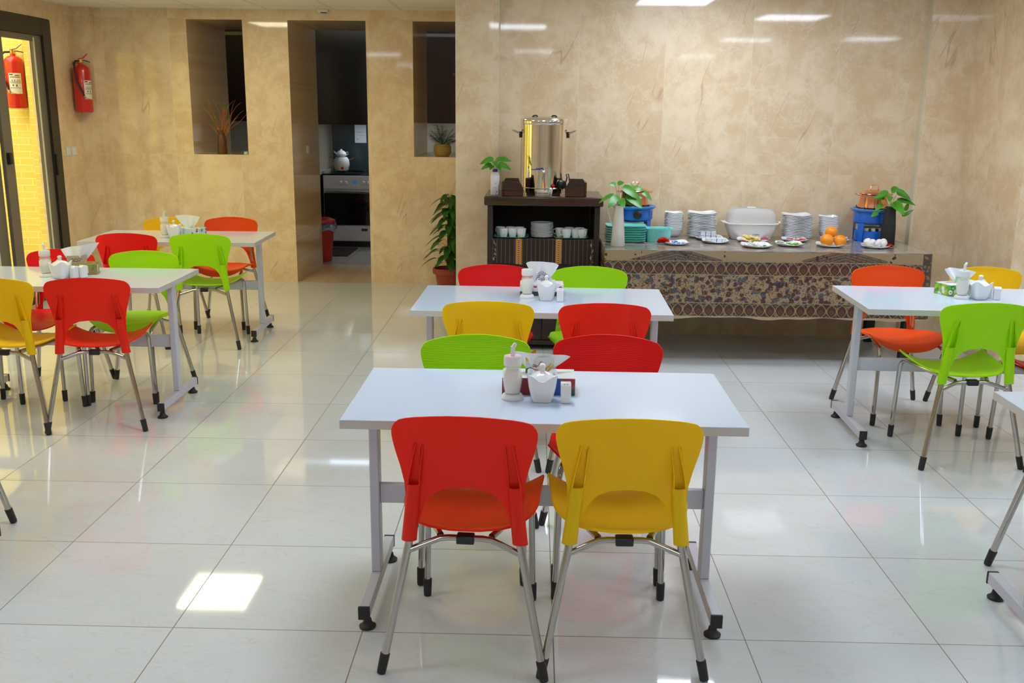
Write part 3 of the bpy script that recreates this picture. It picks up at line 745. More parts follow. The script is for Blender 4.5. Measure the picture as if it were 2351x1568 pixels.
def plate_mesh(Rr, h, lift, sq=4.5, n=40):
    return sqloft(MB(), [(Rr * .55, 0), (Rr * .6, .0005), (Rr * .86, h * .45), (Rr, h), (Rr * .992, h + .0022), (Rr * .85, h * .45 + .0028), (Rr * .58, .0035), (0, .0035)], sq=sq, lift=lift, z0=h * .3, z1=h, n=n)
def stack(name, proto, x, y, z, dz, n, what, cat, group, jit=.0025, grow=None):
    rnd = random.Random(int(x * 1000)); first_ = proto.name in used_protos
    for k in range(n):
        j = n - 1 - k; lb = '%s %s' % (ORD[j], what) if j else 'topmost ' + what
        o = proto if (proto.name not in used_protos) else proto.copy()
        if o is proto: used_protos.add(proto.name)
        else: C.objects.link(o)
        o.location = (x + rnd.uniform(-jit, jit), y + rnd.uniform(-jit, jit), z + k * dz); o.rotation_euler = (0, 0, rnd.uniform(-.03, .03))
        tag(o, lb, cat, group)
used_protos = set()
sp = plate_mesh(.0775, .011, 0, sq=2.2).build('saucer', CERAM)
stack('saucer', sp, 1.178, CF + .12, SZ, .0088, 11, 'white saucer in the stack between the cup trays', 'saucer', 'stacked saucers in the cabinet')
# small square vase with pothos
def pothos(root, leaves, org, mat=LEAF, stemr=.0016):
    """leaves: (base point, direction, length, width, droop)"""
    st = MB(); lf = MB()
    for b, d, L, w, dr in leaves:
        b = V(b); o = V(org) + V((random.uniform(-.006, .006), random.uniform(-.006, .006), 0)); mid = (o + b) / 2 + V((0, 0, .02 + .1 * abs(b.x - o.x)))
        P = [o.lerp(mid, k / 4).lerp(mid.lerp(b, k / 4), k / 4) for k in range(5)]
        st.tube(P, stemr, n=5)
        lf.leaf(b, d, L, w, up=(0, -.8, .6), droop=dr, fold=.18)
    st.build('stems', STEM, root); lf.build('leaves', mat, root, sharp=80)
def painted():
    M = Mat('painted_bottle'); n = M.noise(M.coord(), 26, 3, .6, 1.); x, y, z = M.xyz()
    c = M.mix(M.ramp(n, .56, .62), (.78, .72, .72), (.30, .58, .70)); v = M.voro(M.coord(), 60); c = M.mix(M.ramp(v, .25, .3, 1, 0) * (M.noise(M.coord(), 18, 1) > .56), c, (.22, .12, .30))
    return M.set(color=c, rough=.3)
vz = thing('painted_vase', 'small square painted bottle with blue neck and pothos sprigs on the cabinet', 'vase', (.858, 3.80, CZ + .0006))
sqloft(MB(), [(.027, 0), (.029, .003), (.030, .12), (.027, .138), (.016, .150), (.016, .152)], sq=6).build('body', painted(), vz)
MB().lathe([(.017, .152), (.018, .154), (.017, .170), (.013, .171), (.013, .156), (0, .156)], n=20).build('neck_band', simple('cobalt_glaze', (.02, .03, .30), .25), vz)
pothos(vz, [((-.02, 0, .235), (-1, -.3, -.05), .085, .055, .35), ((.03, 0, .235), (1, -.2, .15), .08, .05, .3), ((-.005, -.01, .225), (.3, -1, .2), .075, .055, .7), ((.03, -.02, .205), (1, -.5, -.15), .09, .05, .3),
            ((-.03, -.01, .200), (-1, -.4, -.2), .07, .045, .3), ((.015, .02, .225), (.4, .6, .4), .06, .045, .1), ((-.015, -.02, .195), (-.4, -1, -.2), .05, .04, .4), ((.02, -.02, .195), (.5, -1, -.3), .055, .04, .5)], (0, 0, .160))
# steel urn
ur = thing('hot_water_urn', 'tall polished steel hot water urn with tap on the dark cabinet', 'urn', (1.183, 3.955, CZ + .0006))
MB().lathe([(.150, .0), (.150, .010), (.156, .012), (.1575, .03), (.1575, .468), (.150, .470), (0, .470)], n=64).build('body', STEEL, ur, sharp=30)
MB().tube([(.158 * cos(a * pi / 24), .158 * sin(a * pi / 24), .045) for a in range(48)], .004, n=6, closed=True).build('base_ring', STEEL, ur)
MB().lathe([(.160, .462), (.162, .466), (.162, .492), (.158, .500), (.150, .505), (.08, .515), (0, .518)], n=64).build('lid', STEEL, ur, sharp=30)
for s in (-1, 1):
    MB().tube([(s * .085, -.06, .508), (s * .072, -.06, .520), (s * .055, -.06, .521), (s * .045, -.06, .512)], .005, n=8).build('lid_knob', BLKPL, ur)
    h_ = MB().box((s * .163, -.02, .395), (.014, .02, .04)).build('handle_bracket', BLKPL, ur, bevel=.002)
    MB().tube([(s * .166, -.03, .405), (s * .205, -.035, .420), (s * .214, -.02, .423), (s * .214, .02, .423), (s * .205, .035, .420), (s * .166, .03, .405)], .0055, n=8).build('handle', CHROME, h_)
MB().tube([(0, -.155, .150), (0, -.185, .150)], .010, n=12).tube([(-.002, -.185, .165), (-.002, -.188, .150), (-.002, -.188, .105)], [.012, .014, .008], n=12).build('tap', CHROME, ur)
MB().tube([(0, -.187, .165), (-.012, -.187, .178), (-.035, -.188, .172), (-.085, -.19, .172)], .0045, n=8, flat=.7).build('tap_lever', simple('blue_lever', (.02, .03, .35), .3), ur)
MB().lathe([(.013, 0), (.013, .008), (.009, .010), (0, .0105)], (.062, -.146, .062), n=20, rot=Matrix.Rotation(R(90), 3, 'X')).build('pilot_lamp', simple('red_lens', (.4, .005, .01), .15), ur)
MB().lathe([(.030, 0), (.029, .020), (.022, .028), (0, .028)], (.118, -.112, .070), n=24, rot=Matrix.Rotation(R(46), 3, 'Z') @ Matrix.Rotation(R(90), 3, 'X')).build('thermostat_knob', BLKPL, ur)
MB().tube([(.15, -.10, .085), (.158, -.105, .12), (.150, -.105, .135), (.166, -.10, .14), (.172, -.09, .11), (.175, -.06, .05), (.17, .0, .02)], .004, n=6).build('cable', BLKPL, ur)

# ------------------------------------------------------------------ buffet table and cloth
BX0, BX1, BY0, BY1, BZ = 1.585, 3.640, 3.405, 4.215, .75
bt = thing('buffet_table', 'long table under the patterned cloth, only its black legs showing', 'table', ((BX0 + BX1) / 2, (BY0 + BY1) / 2, 0))
ax_, ay_ = bt.location[0], bt.location[1]; bw2 = (BX1 - BX0) / 2; bd2 = (BY1 - BY0) / 2
MB().b2(-bw2 + .01, bw2 - .01, -bd2 + .01, bd2 - .01, BZ - .035, BZ - .006).build('board', DWOODV, bt)
for a in (-1, 1):
    for b in (-1, 1):
        l = MB().b2(*sorted((a * (bw2 - .05), a * (bw2 - .115))), *sorted((b * (bd2 - .03), b * (bd2 - .09))), .02, BZ - .036).build('leg', BLACK, bt, bevel=.003)
        MB().box((a * (bw2 - .083), b * (bd2 - .06), .0105), (.05, .05, .018), taper=1.0).build('foot', BLKPL, l, bevel=.002)
def cloth_mat():
    M = Mat('block_printed_cloth'); x, y, z = M.xyz()
    BE = (.34, .24, .14); MA = (.070, .020, .018); BL = (.075, .085, .11); OC = (.22, .12, .035); DK = (.030, .020, .018)
    fine = M.noise(M.vec(x, z, y), 120, 2); mot = M.noise(M.vec(x, z, y), 60, 3, .7)
    # middle floral field
    wv = M.vec(x + (M.noise(M.vec(x, z, 0.), 14, 2) - .5) * .05, z + (M.noise(M.vec(x, z, 3.), 14, 2) - .5) * .05, 0.)
    vd = M.voro(wv, 30); bl = M.ramp(vd, .46, .52, 1, 0); pick = M.noise(M.vec(x, z, 0.), 20, 1)
    c = M.mix(bl, BE, MA); c = M.mix(bl * (pick > .52), c, BL); c = M.mix(M.ramp(vd, .10, .14, 1, 0), c, (.26, .12, .06))
    per = ((x / .118).fract() - .5) * .118; alt = ((x / .236).fract() > .5) * .05 - .025; dd = z - .506 - alt
    rad = (per * per + dd * dd).pow(.5); vine = (rad - .040).abs().min((rad - .018).abs()); c = M.mix(M.ramp(vine, .0022, .0042, 1, 0) * M.ramp(M.noise(M.vec(x, z, 9.), 22, 1), .42, .5), c, OC)
    sm = M.voro(M.vec(x, z, 0.), 80); c = M.mix(M.ramp(sm, .30, .38, 1, 0) * .75, c, DK)
    # repeating ogee motifs
    def row(zc, hh, c):
        v = (z - zc) / hh; u = ((x / .0655).fract() - .5).abs() * 2   # 0 centre .. 1 border
        av = v.abs(); prof = (av * av * -1. + 1.) * .92 + (v * -.10)
        inb = M.ramp(u - prof, -.06, .0, 1, 0); line = M.ramp((u - prof).abs(), .05, .12, 1, 0)
        r = M.mix(M.ramp(mot, .5, .56), DK, (.24, .16, .09)); r = M.mix(inb, r, MA)
        up = inb * M.ramp(u + v * -1. + .05, -.1, .1, 1, 0) * M.ramp(prof - u, .15, .3, 1, 0); r = M.mix(up * .8, r, BL)
        tul = M.ramp(((v + .25).abs() * .9 + u * .8), .28, .34, 1, 0); r = M.mix(tul, r, (.11, .03, .02)); r = M.mix(M.ramp((((v + .25).abs() * .9 + u * .8) - .36).abs(), .02, .05, 1, 0), r, OC)
        r = M.mix(line, r, (.34, .25, .11))
        return M.mix((v.abs() < 1.), c, r)
    c = row(.640, .039, c); c = row(.3735, .041, c)
    # top band with arches
    tb = M.mix(M.ramp(((x * 400).sin() * (z * 400).sin()), .2, .5, 0, .35), (.36, .26, .15), (.22, .15, .09))
    for xc, ww in ((2.035 - ax_, .30), (3.10 - ax_, .28)):
        q = (x - xc).abs(); f = (z - .770) + q * .26; ring = (f / .017).fract()
        k = M.ramp(f, -.004, .0, 1, 0); k = k * M.ramp(q, ww - .02, ww, 1, 0)
        rc_ = M.mix(ring > .55, (.14, .085, .05), (.085, .075, .085)); rc_ = M.mix((ring > .35) * (ring < .5), rc_, (.36, .24, .10)); rc_ = M.mix(M.ramp(mot, .52, .6) * .7, rc_, DK)
        tb = M.mix(k, tb, rc_)
    fr = M.voro(M.vec(x, z, 0.), 38); tb = M.mix(M.ramp(fr, .34, .4, 1, 0) * (M.noise(M.vec(x, 0., 0.), 4.5, 1) > .56), tb, DK)
    c = M.mix(z > .686, c, tb)
    ln = ((z - .683).abs() < .0022).max((z - .5965).abs() < .0022).max((z - .4165).abs() < .0022); c = M.mix(ln, c, (.36, .26, .13))
    c = M.mix(z < .330, c, (.48, .36, .22))
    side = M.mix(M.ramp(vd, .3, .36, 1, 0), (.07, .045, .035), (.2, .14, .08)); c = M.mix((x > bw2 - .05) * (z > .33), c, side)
    c = M.mix(fine * .18, c, DK)
    # top under clear plastic: muted print, wall reflections painted in as grey mottling
    top = M.mix(M.ramp(M.noise(M.vec(x, y * 3, 0.), 5, 4, .6, .8), .35, .65), (.22, .17, .13), (.42, .36, .30)); top = M.mix(M.ramp(M.voro(M.vec(x, y, 0.), 12), .2, .4, .5, 0), top, (.12, .10, .12))
    c = M.mix(z > BZ - .003, c, top)
    return M.set(color=c, rough=M.ramp(z, BZ - .004, BZ - .002, .45, .17), coat=.25, coatr=.15, spec=.5)
CLT = cloth_mat()
def cloth():
    mb = MB(); a, b = bw2 + .004, bd2 + .004; zb = .318
    path = []   # perimeter from back-left, along left, front, right
    N = 120
    def hem(s): return .010 * sin(s * 9) + .006 * sin(s * 23)
    pts = [(-a, b)] ; L1 = 2 * b; L2 = 2 * a; tot = 2 * L1 + L2
    def per(s):
        if s < L1: return V((-a, b - s, 0)), V((-1, 0, 0))
        if s < L1 + L2: return V((-a + s - L1, -b, 0)), V((0, -1, 0))
        return V((a, -b + s - L1 - L2, 0)), V((1, 0, 0))
    def fn(u, v):
        s = u * tot; p, n = per(s); fl = v
        z = lerp(BZ + .0005, zb + hem(s) * .6, fl ** 1.0)
        out = .004 + .010 * fl + .006 * fl * sin(s * 14) + .004 * fl * sin(s * 31)
        if s < L1: out = min(out, .004)
        q = p + n * out; q.z = z; return q
    mb.grid(fn, 260, 14, 0, thick=.0015)
    mb.b2(-a, a, -b, b, BZ - .002, BZ + .0008)
    return mb.build('tablecloth', CLT)
tag(cloth(), 'brown block-printed tablecloth hanging down the front of the long buffet table', 'tablecloth').location = (ax_, ay_, 0)
Z0 = BZ + .0016

# pitcher
pt = thing('white_pitcher', 'tall white pitcher holding pothos at the left end of the buffet', 'pitcher', (1.672, 3.570, Z0))
MB().lathe([(.044, 0), (.046, .003), (.040, .10), (.032, .20), (.0275, .262), (.025, .262), (.029, .20), (.035, .12), (.035, .02), (0, .015)], n=36).build('body', simple('matte_white_glaze', (.66, .64, .60), .3), pt)
MB().tube([(-.026, 0, .255), (-.062, 0, .262), (-.072, 0, .250), (-.068, 0, .215), (-.052, 0, .16), (-.036, 0, .135)], .006, n=8, flat=.7).build('handle', simple('matte_white_handle', (.66, .64, .60), .3), pt)
pothos(pt, [((-.01, -.01, .315), (-.5, -.5, -.1), .10, .07, .5), ((.03, 0, .375), (.7, -.2, -.2), .115, .08, .45), ((-.045, 0, .33), (-1, -.2, -.25), .095, .035, .35), ((-.03, 0, .395), (-.8, -.2, .3), .05, .04, .3), ((-.01, .01, .40), (.7, -.2, .4), .045, .04, .3),
            ((.055, 0, .33), (.6, -.5, -.3), .12, .09, .3), ((.05, -.02, .29), (1, -.4, -.05), .10, .06, .2), ((.0, -.02, .30), (.3, -1, .1), .09, .07, .6), ((.10, .0, .375), (1, 0, .2), .06, .05, .5), ((.15, 0, .35), (.8, -.3, -.3), .065, .05, .5),
            ((.10, 0, .33), (1, -.5, 0), .05, .035, .4), ((.05, .02, .37), (.4, .3, .4), .07, .05, .3)], (0, 0, .25))
# black vase
bv = thing('black_vase', 'tall black vase holding pothos at the right end of the buffet', 'vase', (3.498, 3.800, Z0))
sqloft(MB(), [(.042, 0), (.043, .003), (.040, .12), (.030, .255), (.028, .255), (.034, .15), (0, .12)], sq=5).build('body', simple('matte_black_glaze', (.012, .012, .014), .5), bv)
pothos(bv, [((-.03, 0, .345), (-1, -.2, .1), .085, .06, .5), ((.0, 0, .36), (.3, -.6, .5), .07, .06, .3), ((.04, 0, .35), (1, -.2, .1), .09, .075, .7), ((-.02, -.02, .33), (-.4, -1, 0), .08, .06, .4), ((.01, -.02, .28), (.5, -1, -.1), .10, .09, .6),
            ((.05, 0, .30), (1, -.2, .05), .11, .05, .35), ((-.06, -.01, .27), (-1, -.5, -.3), .06, .045, .4), ((-.09, -.02, .215), (-.8, -.5, .1), .06, .045, .5), ((.085, -.01, .20), (.9, -.2, .4), .07, .035, -.2), ((.10, 0, .235), (.2, -.3, 1), .055, .035, 0),
            ((-.05, .01, .31), (-.8, .3, .3), .07, .05, .3)], (0, 0, .24))
# turquoise trays
def traymat(): return TURQ
def rect_tray():
    mb = MB(); sqloft(mb, [(.075, 0), (.080, .0006), (.100, .0145), (.1015, .0150), (.1015, .0165), (.099, .0165), (.080, .0035), (0, .003)], sq=9, a=1.32, b=.95, n=48); return mb.build('turquoise_tray', TURQ)
rt = rect_tray(); stack('tray', rt, 1.742, 3.805, Z0, .0160, 7, 'turquoise tray in the stack behind the white pitcher', 'tray', 'stacked turquoise trays', .003)
# turquoise basket
def basket():
    M = Mat('perforated_turquoise'); x, y, z = M.xyz(); g = M.voro(M.vec(x, y * .6, z), 75, rand=.35); return M.set(color=M.mix(M.ramp(g, .2, .28, 1, 0) * (z > .015) * (z < .075), (.25, .74, .70), (.06, .30, .28)), rough=.35)
bk = thing('cutlery_basket', 'turquoise perforated plastic basket beside the stacked trays', 'basket', (1.965, 3.83, Z0)); bmt = basket()
sqloft(MB(), [(.068, 0), (.070, .002), (.080, .080), (.088, .088), (.088, .092), (.076, .090), (.066, .006), (0, .004)], sq=5, a=1.1, b=.72).build('shell', bmt, bk)
MB().b2(-.03, -.027, -.05, .05, .005, .085).b2(.027, .03, -.05, .05, .005, .085).build('divider', bmt, bk)
# stoves with copper pots
def stove(loc, label, knob):
    t = thing('camping_stove', label, 'stove', loc)
    MB().lathe([(.108, 0), (.115, .004), (.116, .066), (.105, .074), (0, .074)], n=40).build('fuel_tank', BLUEP, t)
    r_ = MB().lathe([(.098, .074), (.100, .078), (.098, .092), (.07, .096), (0, .097)], n=40).build('burner_ring', CREAM, t)
    k = MB()
    for a in (-115, -90, -65): k.cyl((.095 * cos(R(a)), .095 * sin(R(a)), .084), (.112 * cos(R(a)), .112 * sin(R(a)), .084), .010, n=14)
    k.build('burner_knobs', BLKPL, r_)
    for a in (35, 145, 215, 325):
        c_, s_ = cos(R(a)), sin(R(a)); MB().add([(c_ * .118 - s_ * .018, s_ * .118 + c_ * .018, .0), (c_ * .118 + s_ * .018, s_ * .118 - c_ * .018, .0), (c_ * .118 + s_ * .026, s_ * .118 - c_ * .026, .125), (c_ * .118 - s_ * .026, s_ * .118 + c_ * .026, .125),
            (c_ * .122 - s_ * .018, s_ * .122 + c_ * .018, .0), (c_ * .122 + s_ * .018, s_ * .122 - c_ * .018, .0), (c_ * .122 + s_ * .026, s_ * .122 - c_ * .026, .125), (c_ * .122 - s_ * .026, s_ * .122 + c_ * .026, .125)],
            [(3, 2, 1, 0), (4, 5, 6, 7), (0, 1, 5, 4), (1, 2, 6, 5), (2, 3, 7, 6), (3, 0, 4, 7)]).build('leg', BLUEP, t)
    MB().lathe([(.06, .110), (.112, .118), (.127, .130), (.130, .140), (.131, .200), (.125, .205), (.10, .206), (0, .18)], n=48).build('bowl', BLUEP, t, sharp=30)
    MB().lathe([(.128, .200), (.140, .203), (.152, .214), (.151, .222), (.142, .224), (.128, .216), (.126, .205)], n=48).build('rim', BLUEL, t, sharp=60)
    g = MB().tube([(.112 * cos(a * pi / 16), .112 * sin(a * pi / 16), .219) for a in range(32)], .004, n=6, closed=True)
    for a in range(4):
        b_ = R(45 + 90 * a); g.tube([(.03 * cos(b_), .03 * sin(b_), .222), (.125 * cos(b_), .125 * sin(b_), .222), (.128 * cos(b_), .128 * sin(b_), .236)], .004, n=6)
    g.build('grate', BLKPL, t)
    if knob: MB().lathe([(.030, 0), (.029, .018), (.022, .022), (0, .022)], (.012, -.131, .168), n=24, rot=Matrix.Rotation(R(90), 3, 'X')).build('knob', BLKPL, t)
    return t
def pot(loc, label, heart):
    t = thing('copper_pot', label, 'pot', loc)
    MB().lathe([(.092, 0), (.098, .003), (.096, .02), (.088, .075), (.091, .090), (.096, .094), (.088, .094), (.084, .08), (0, .07)], n=48).build('body', COPPER, t, sharp=50)
    ld = MB().lathe([(.094, .094), (.099, .096), (.097, .100), (.075, .112), (.035, .121), (0, .122)], n=48).build('lid', COPPER, t, sharp=50)
    if heart:
        P = [(0 + .016 * sin(a) ** 3 * 1.6, 0, .140 + .013 * (cos(a) - .38 * cos(2 * a) - .12 * cos(3 * a)) * 1.3) for a in [2 * pi * k / 24 for k in range(24)]]
        MB().tube(P, .0028, n=6, closed=True).build('handle', COPPER, ld)
    else: MB().tube([(-.038, 0, .117), (-.026, 0, .126), (-.024, 0, .150), (-.022, 0, .153), (.022, 0, .153), (.024, 0, .150), (.026, 0, .126), (.038, 0, .117)], .003, n=6).build('handle', COPPER, ld)
    for s in (-1, 1): MB().tube([(s * .090, -.022, .086), (s * .118, -.020, .092), (s * .120, .02, .092), (s * .090, .022, .086)], .005, n=8).build('side_handle', COPPER, t)
    return t
stove((1.816, 4.035, Z0), 'blue camping stove with a black knob at the left of the buffet', True); pot((1.816, 4.035, Z0 + .2265), 'copper pot with heart-shaped lid handle on the left blue stove', True)
stove((3.468, 4.035, Z0), 'blue camping stove at the right of the buffet, beside the black vase', False); pot((3.462, 4.035, Z0 + .2265), 'copper pot with square lid handle on the right blue stove', False)
# plate and bowl stacks
pl = plate_mesh(.098, .013, .009).build('dinner_plate', CERAM)
stack('dinner_plate', pl, 2.300, 4.085, Z0, .0112, 15, 'square white plate in the tall stack left of the bread box', 'plate', 'square plates stacked left of the bread box')
stack('dinner_plate', pl, 2.962, 4.085, Z0, .0108, 15, 'square white plate in the tall stack right of the bread box', 'plate', 'square plates stacked right of the bread box')
bo = sqloft(MB(), [(.026, 0), (.030, .001), (.050, .020), (.060, .045), (.064, .052), (.0625, .0535), (.0575, .046), (.047, .022), (.028, .004), (0, .004)], sq=4.2, lift=.006, z0=.03, z1=.052, n=40).build('small_bowl', CERAM)
stack('small_bowl', bo, 2.108, 4.115, Z0, .0105, 12, 'square white bowl in the stack beside the left stove', 'bowl', 'square bowls stacked beside the left stove')
stack('small_bowl', bo, 3.185, 4.095, Z0, .0115, 10, 'square white bowl in the stack beside the right stove', 'bowl', 'square bowls stacked beside the right stove')
# bread box
bb = thing('bread_box', 'white plastic bread box with frosted domed lid in the middle of the buffet', 'box', (2.632, 4.055, Z0))
sqloft(MB(), [(.120, 0), (.126, .003), (.150, .070), (.157, .100), (.160, .108), (.158, .110), (.147, .070), (.118, .006), (0, .005)], sq=5, a=1.08, b=.72).build('tub', WPLAS, bb, sharp=50)
sqloft(MB(), [(.158, .104), (.172, .108), (.172, .113), (.158, .114)], sq=5, a=1.06, b=.72).build('rim', WPLAS, bb)
sqloft(MB(), [(.158, .1145), (.157, .14), (.152, .175), (.140, .195), (.115, .208), (0, .212)], sq=4.5, a=1.05, b=.70).build('lid', Mat('frosted_lid').set(color=(.86, .85, .84), rough=.25, trans=.55, ior=1.2), bb, sharp=60)
for s in (-1, 1): MB().tube([(s * .172, -.04, .108), (s * .197, -.035, .116), (s * .199, 0, .117), (s * .197, .035, .116), (s * .172, .04, .108)], .007, n=8, flat=.6).build('side_grip', WPLAS, bb)
MB().b2(-.03, .03, -.015, .015, .2115, .219).build('lid_grip', WPLAS, bb, bevel=.004)
writing('brand_lettering', 'CUISINA', .013, INK, bb, (.02, -.1075, .038), rot=(R(72), 0, 0), bold=.0003)
# serving plates and food
sv = plate_mesh(.086, .011, .010, sq=3.2)
svo = sv.build('serving_plate', CERAM); _sv = [svo]
def serve(x, y, label, s=1.0, rz=0):
    o = _sv.pop() if _sv else svo.copy()
    if o is not svo: C.objects.link(o)
    o.location = (x, y, Z0); o.scale = (s, s, 1); o.rotation_euler = (0, 0, rz); return tag(o, label, 'plate', 'serving plates of food on the buffet')
PZ = Z0 + .0042
serve(2.068, 3.690, 'white plate of butter portions beside the red-orange rose', 1.0, .1)
serve(2.340, 3.960, 'white plate of pink-topped cream cups, behind the other cup plate', 1.12, 0)
serve(2.352, 3.800, 'white plate of white-lidded cream cups in front of the left plate stack', 1.05, .05)
serve(2.615, 3.870, 'white plate of yellow cheese slices in front of the bread box', 1.2, 0)
serve(2.585, 3.610, 'white plate of white cheese pieces at the buffet front edge', 1.15, .1)
serve(2.915, 3.930, 'white plate of tomato slices in front of the right plate stack', 1.0, 0)
serve(2.822, 3.700, 'white plate of green cucumber slices at the front of the buffet', 1.05, .05)
serve(3.200, 3.960, 'white plate of blue butter packs behind the oranges', 1.1, 0)
serve(3.085, 3.685, 'white plate carrying three oranges', 1.05, -.1)
serve(3.372, 3.655, 'white plate carrying boiled eggs in front of the black vase', 1.0, .05)
def protos(first, places, cat, group, labels):
    for i, (x, y, z, rz) in enumerate(places):
        o = first if i == 0 else first.copy()
        if i: C.objects.link(o)
        o.location = (x, y, z); o.rotation_euler = (0, 0, rz); tag(o, labels if isinstance(labels, str) else labels[i], cat, group)
def two(mt_a, mt_b, name, w, d, h):
    return MB().box((0, 0, h / 2), (w, d, h), 0).box((0, 0, h + .0004), (w + .003, d + .003, .0012), 1).build(name, [mt_a, mt_b])
CUPM = simple('grey_cup', (.62, .66, .74), .3); PNK = Mat('pink_lid'); PNK = PNK.set(color=PNK.mix(PNK.ramp(PNK.voro(PNK.coord(), 120), .25, .35, 1, 0), (.80, .78, .76), (.62, .18, .12)), rough=.35)
YLW = Mat('white_yellow_lid'); YLW = YLW.set(color=YLW.mix(YLW.ramp(YLW.voro(YLW.coord(), 90), .2, .3, 1, 0), (.82, .82, .80), (.75, .5, .08)), rough=.35)
BLW = Mat('blue_white_foil'); BLW = BLW.set(color=BLW.mix(BLW.ramp(BLW.noise(BLW.coord(), 45, 1), .46, .54), (.80, .82, .84), (.03, .18, .62)), rough=.3)
rows = ['front left', 'front second', 'front third', 'front right', 'back left', 'back second', 'back third', 'back right']
c1 = two(CUPM, PNK, 'cream_cup', .030, .030, .024)
g4 = [(-.054 + .036 * (k % 4), -.018 + .036 * (k // 4)) for k in range(8)]
protos(c1, [(2.340 + a, 3.958 + b, PZ + .001, .04 * (-1) ** i) for i, (a, b) in enumerate(g4)], 'cream cup', 'pink-topped cream cups', ['small pink-topped cream cup, %s on the rear cup plate' % r for r in rows])
c1b = c1.copy(); C.objects.link(c1b)
protos(c1b, [(2.340 + a, 3.958 + b, PZ + .028, -.05) for i, (a, b) in enumerate(g4[:3])], 'cream cup', 'pink-topped cream cups', ['small pink-topped cream cup, %s in the upper layer of the rear cup plate' % r for r in ('left', 'middle', 'right')])
c2 = two(CUPM, YLW, 'cream_cup', .030, .030, .024)
protos(c2, [(2.352 + a * .95, 3.800 + b, PZ + .001, .05 * (-1) ** i) for i, (a, b) in enumerate(g4)], 'cream cup', 'white-lidded cream cups', ['small white-lidded cream cup, %s on the front cup plate' % r for r in rows])
b1 = MB().box((0, 0, .004), (.030, .026, .008)).build('butter_portion', BLW, bevel=.001)
protos(b1, [(2.040 + .034 * (k % 3), 3.672 + .032 * (k // 3), PZ + .001, .1) for k in range(6)] + [(2.058, 3.688, PZ + .0105, .4)], 'butter portion', 'foil butter portions', ['blue and white butter portion, %s on the plate by the rose' % r for r in ('front left', 'front middle', 'front right', 'back left', 'back middle', 'back right', 'topmost')])
k1 = MB().box((0, 0, .0135), (.062, .036, .027)).build('butter_pack', BLW, bevel=.002)
protos(k1, [(3.155, 3.945, PZ + .001, .3), (3.245, 3.945, PZ + .001, -.4), (3.200, 3.990, PZ + .001, .1), (3.170, 3.975, PZ + .029, 1.2)], 'butter pack', 'blue butter packs', ['blue and white butter pack left of the oranges', 'blue and white butter pack right of the oranges', 'blue and white butter pack at the back of its plate', 'blue and white butter pack standing on the others'])
CHS = simple('yellow_cheese', (.82, .62, .16), .5); FET = simple('white_cheese', (.80, .82, .74), .55)
def slab(seed, w, d, h, nm, mt):
    rnd = random.Random(seed); return MB().grid(lambda u, v: ((u - .5) * w, (v - .5) * d, h + .006 * sin(u * 5 + seed) + .004 * sin(v * 6 + seed * 2)), 8, 6, thick=h).build(nm, mt, sharp=60)
protos(slab(1, .062, .034, .008, 'cheese_slice', CHS), [(2.565, 3.85, PZ, .3), (2.600, 3.875, PZ + .004, -.2), (2.64, 3.87, PZ, .5), (2.585, 3.885, PZ + .014, .9), (2.62, 3.858, PZ + .018, .1), (2.575, 3.868, PZ + .022, -.6)], 'cheese slice', 'yellow cheese slices',
       ['yellow cheese slice, %s on the plate before the bread box' % r for r in ('left', 'middle', 'beside the pink rose', 'rear', 'upper right', 'topmost')])
protos(slab(2, .050, .038, .007, 'white_cheese', FET), [(2.53 + .028 * k, 3.60 + .012 * (k % 2), PZ + .003 * (k % 3), .3 * k) for k in range(5)] + [(2.56, 3.615, PZ + .012, .5), (2.61, 3.62, PZ + .011, -.4)], 'cheese', 'white cheese pieces',
       ['piece of white cheese, %s on the front edge plate' % r for r in ('leftmost', 'second from left', 'middle', 'second from right', 'rightmost', 'upper left', 'upper right')])
CUC = Mat('cucumber_flesh'); xx, yy, zz = CUC.xyz(); rr = (xx * xx + yy * yy).pow(.5); CUC = CUC.set(color=CUC.mix(rr > .0135, (.50, .72, .16), (.12, .38, .03)), rough=.4)
q1 = MB().lathe([(.0150, 0), (.0155, .001), (.0155, .005), (0, .0055)], n=20).build('cucumber_slice', CUC)
protos(q1, [(2.835 + .017 * (k % 5) - .02, 3.68 + .026 * (k // 5), PZ + .001 + .004 * (k % 3), k) for k in range(10)], 'cucumber slice', 'cucumber slices', ['light green cucumber slice, %s' % r for r in ('front left on its plate', 'second from left in the front row', 'middle of the front row', 'second from right in the front row', 'front right on its plate', 'back left by the white flower', 'second from left in the back row', 'middle of the back row', 'second from right in the back row', 'back right on its plate')])
TOM = simple('tomato_flesh', (.62, .04, .015), .3)
q2 = MB().lathe([(.022, 0), (.024, .002), (.022, .007), (0, .0075)], n=20).build('tomato_slice', TOM)
protos(q2, [(2.868, 3.925, PZ + .001, 0), (2.885, 3.945, PZ + .006, 1), (2.948, 3.92, PZ + .001, 2), (2.968, 3.935, PZ + .006, 3), (2.935, 3.950, PZ + .004, 1)], 'tomato slice', 'tomato slices', ['tomato slice, leftmost on its plate', 'tomato slice left of the pale flower', 'tomato slice right of the pale flower', 'tomato slice, rightmost on its plate', 'tomato slice at the back of its plate'])
OR = Mat('orange_peel'); OR.bump(OR.noise(OR.coord(), 220, 2), .3, .001); OR = OR.set(color=(.88, .30, .008), rough=.4)
def orange(loc, r, label):
    t = thing('orange', label, 'orange', loc, group='oranges on a plate'); MB().ball((0, 0, r * .95), r, 32, sc=(1, 1, .95)).build('peel', OR, t, sharp=80)
    MB().ball((0, -.002, r * 1.895), .0025, 8).build('stem_scar', simple('orange_scar', (.25, .22, .05), .7), t)
orange((3.052, 3.655, PZ - .001), .0435, 'orange at the front left of the three on the plate')
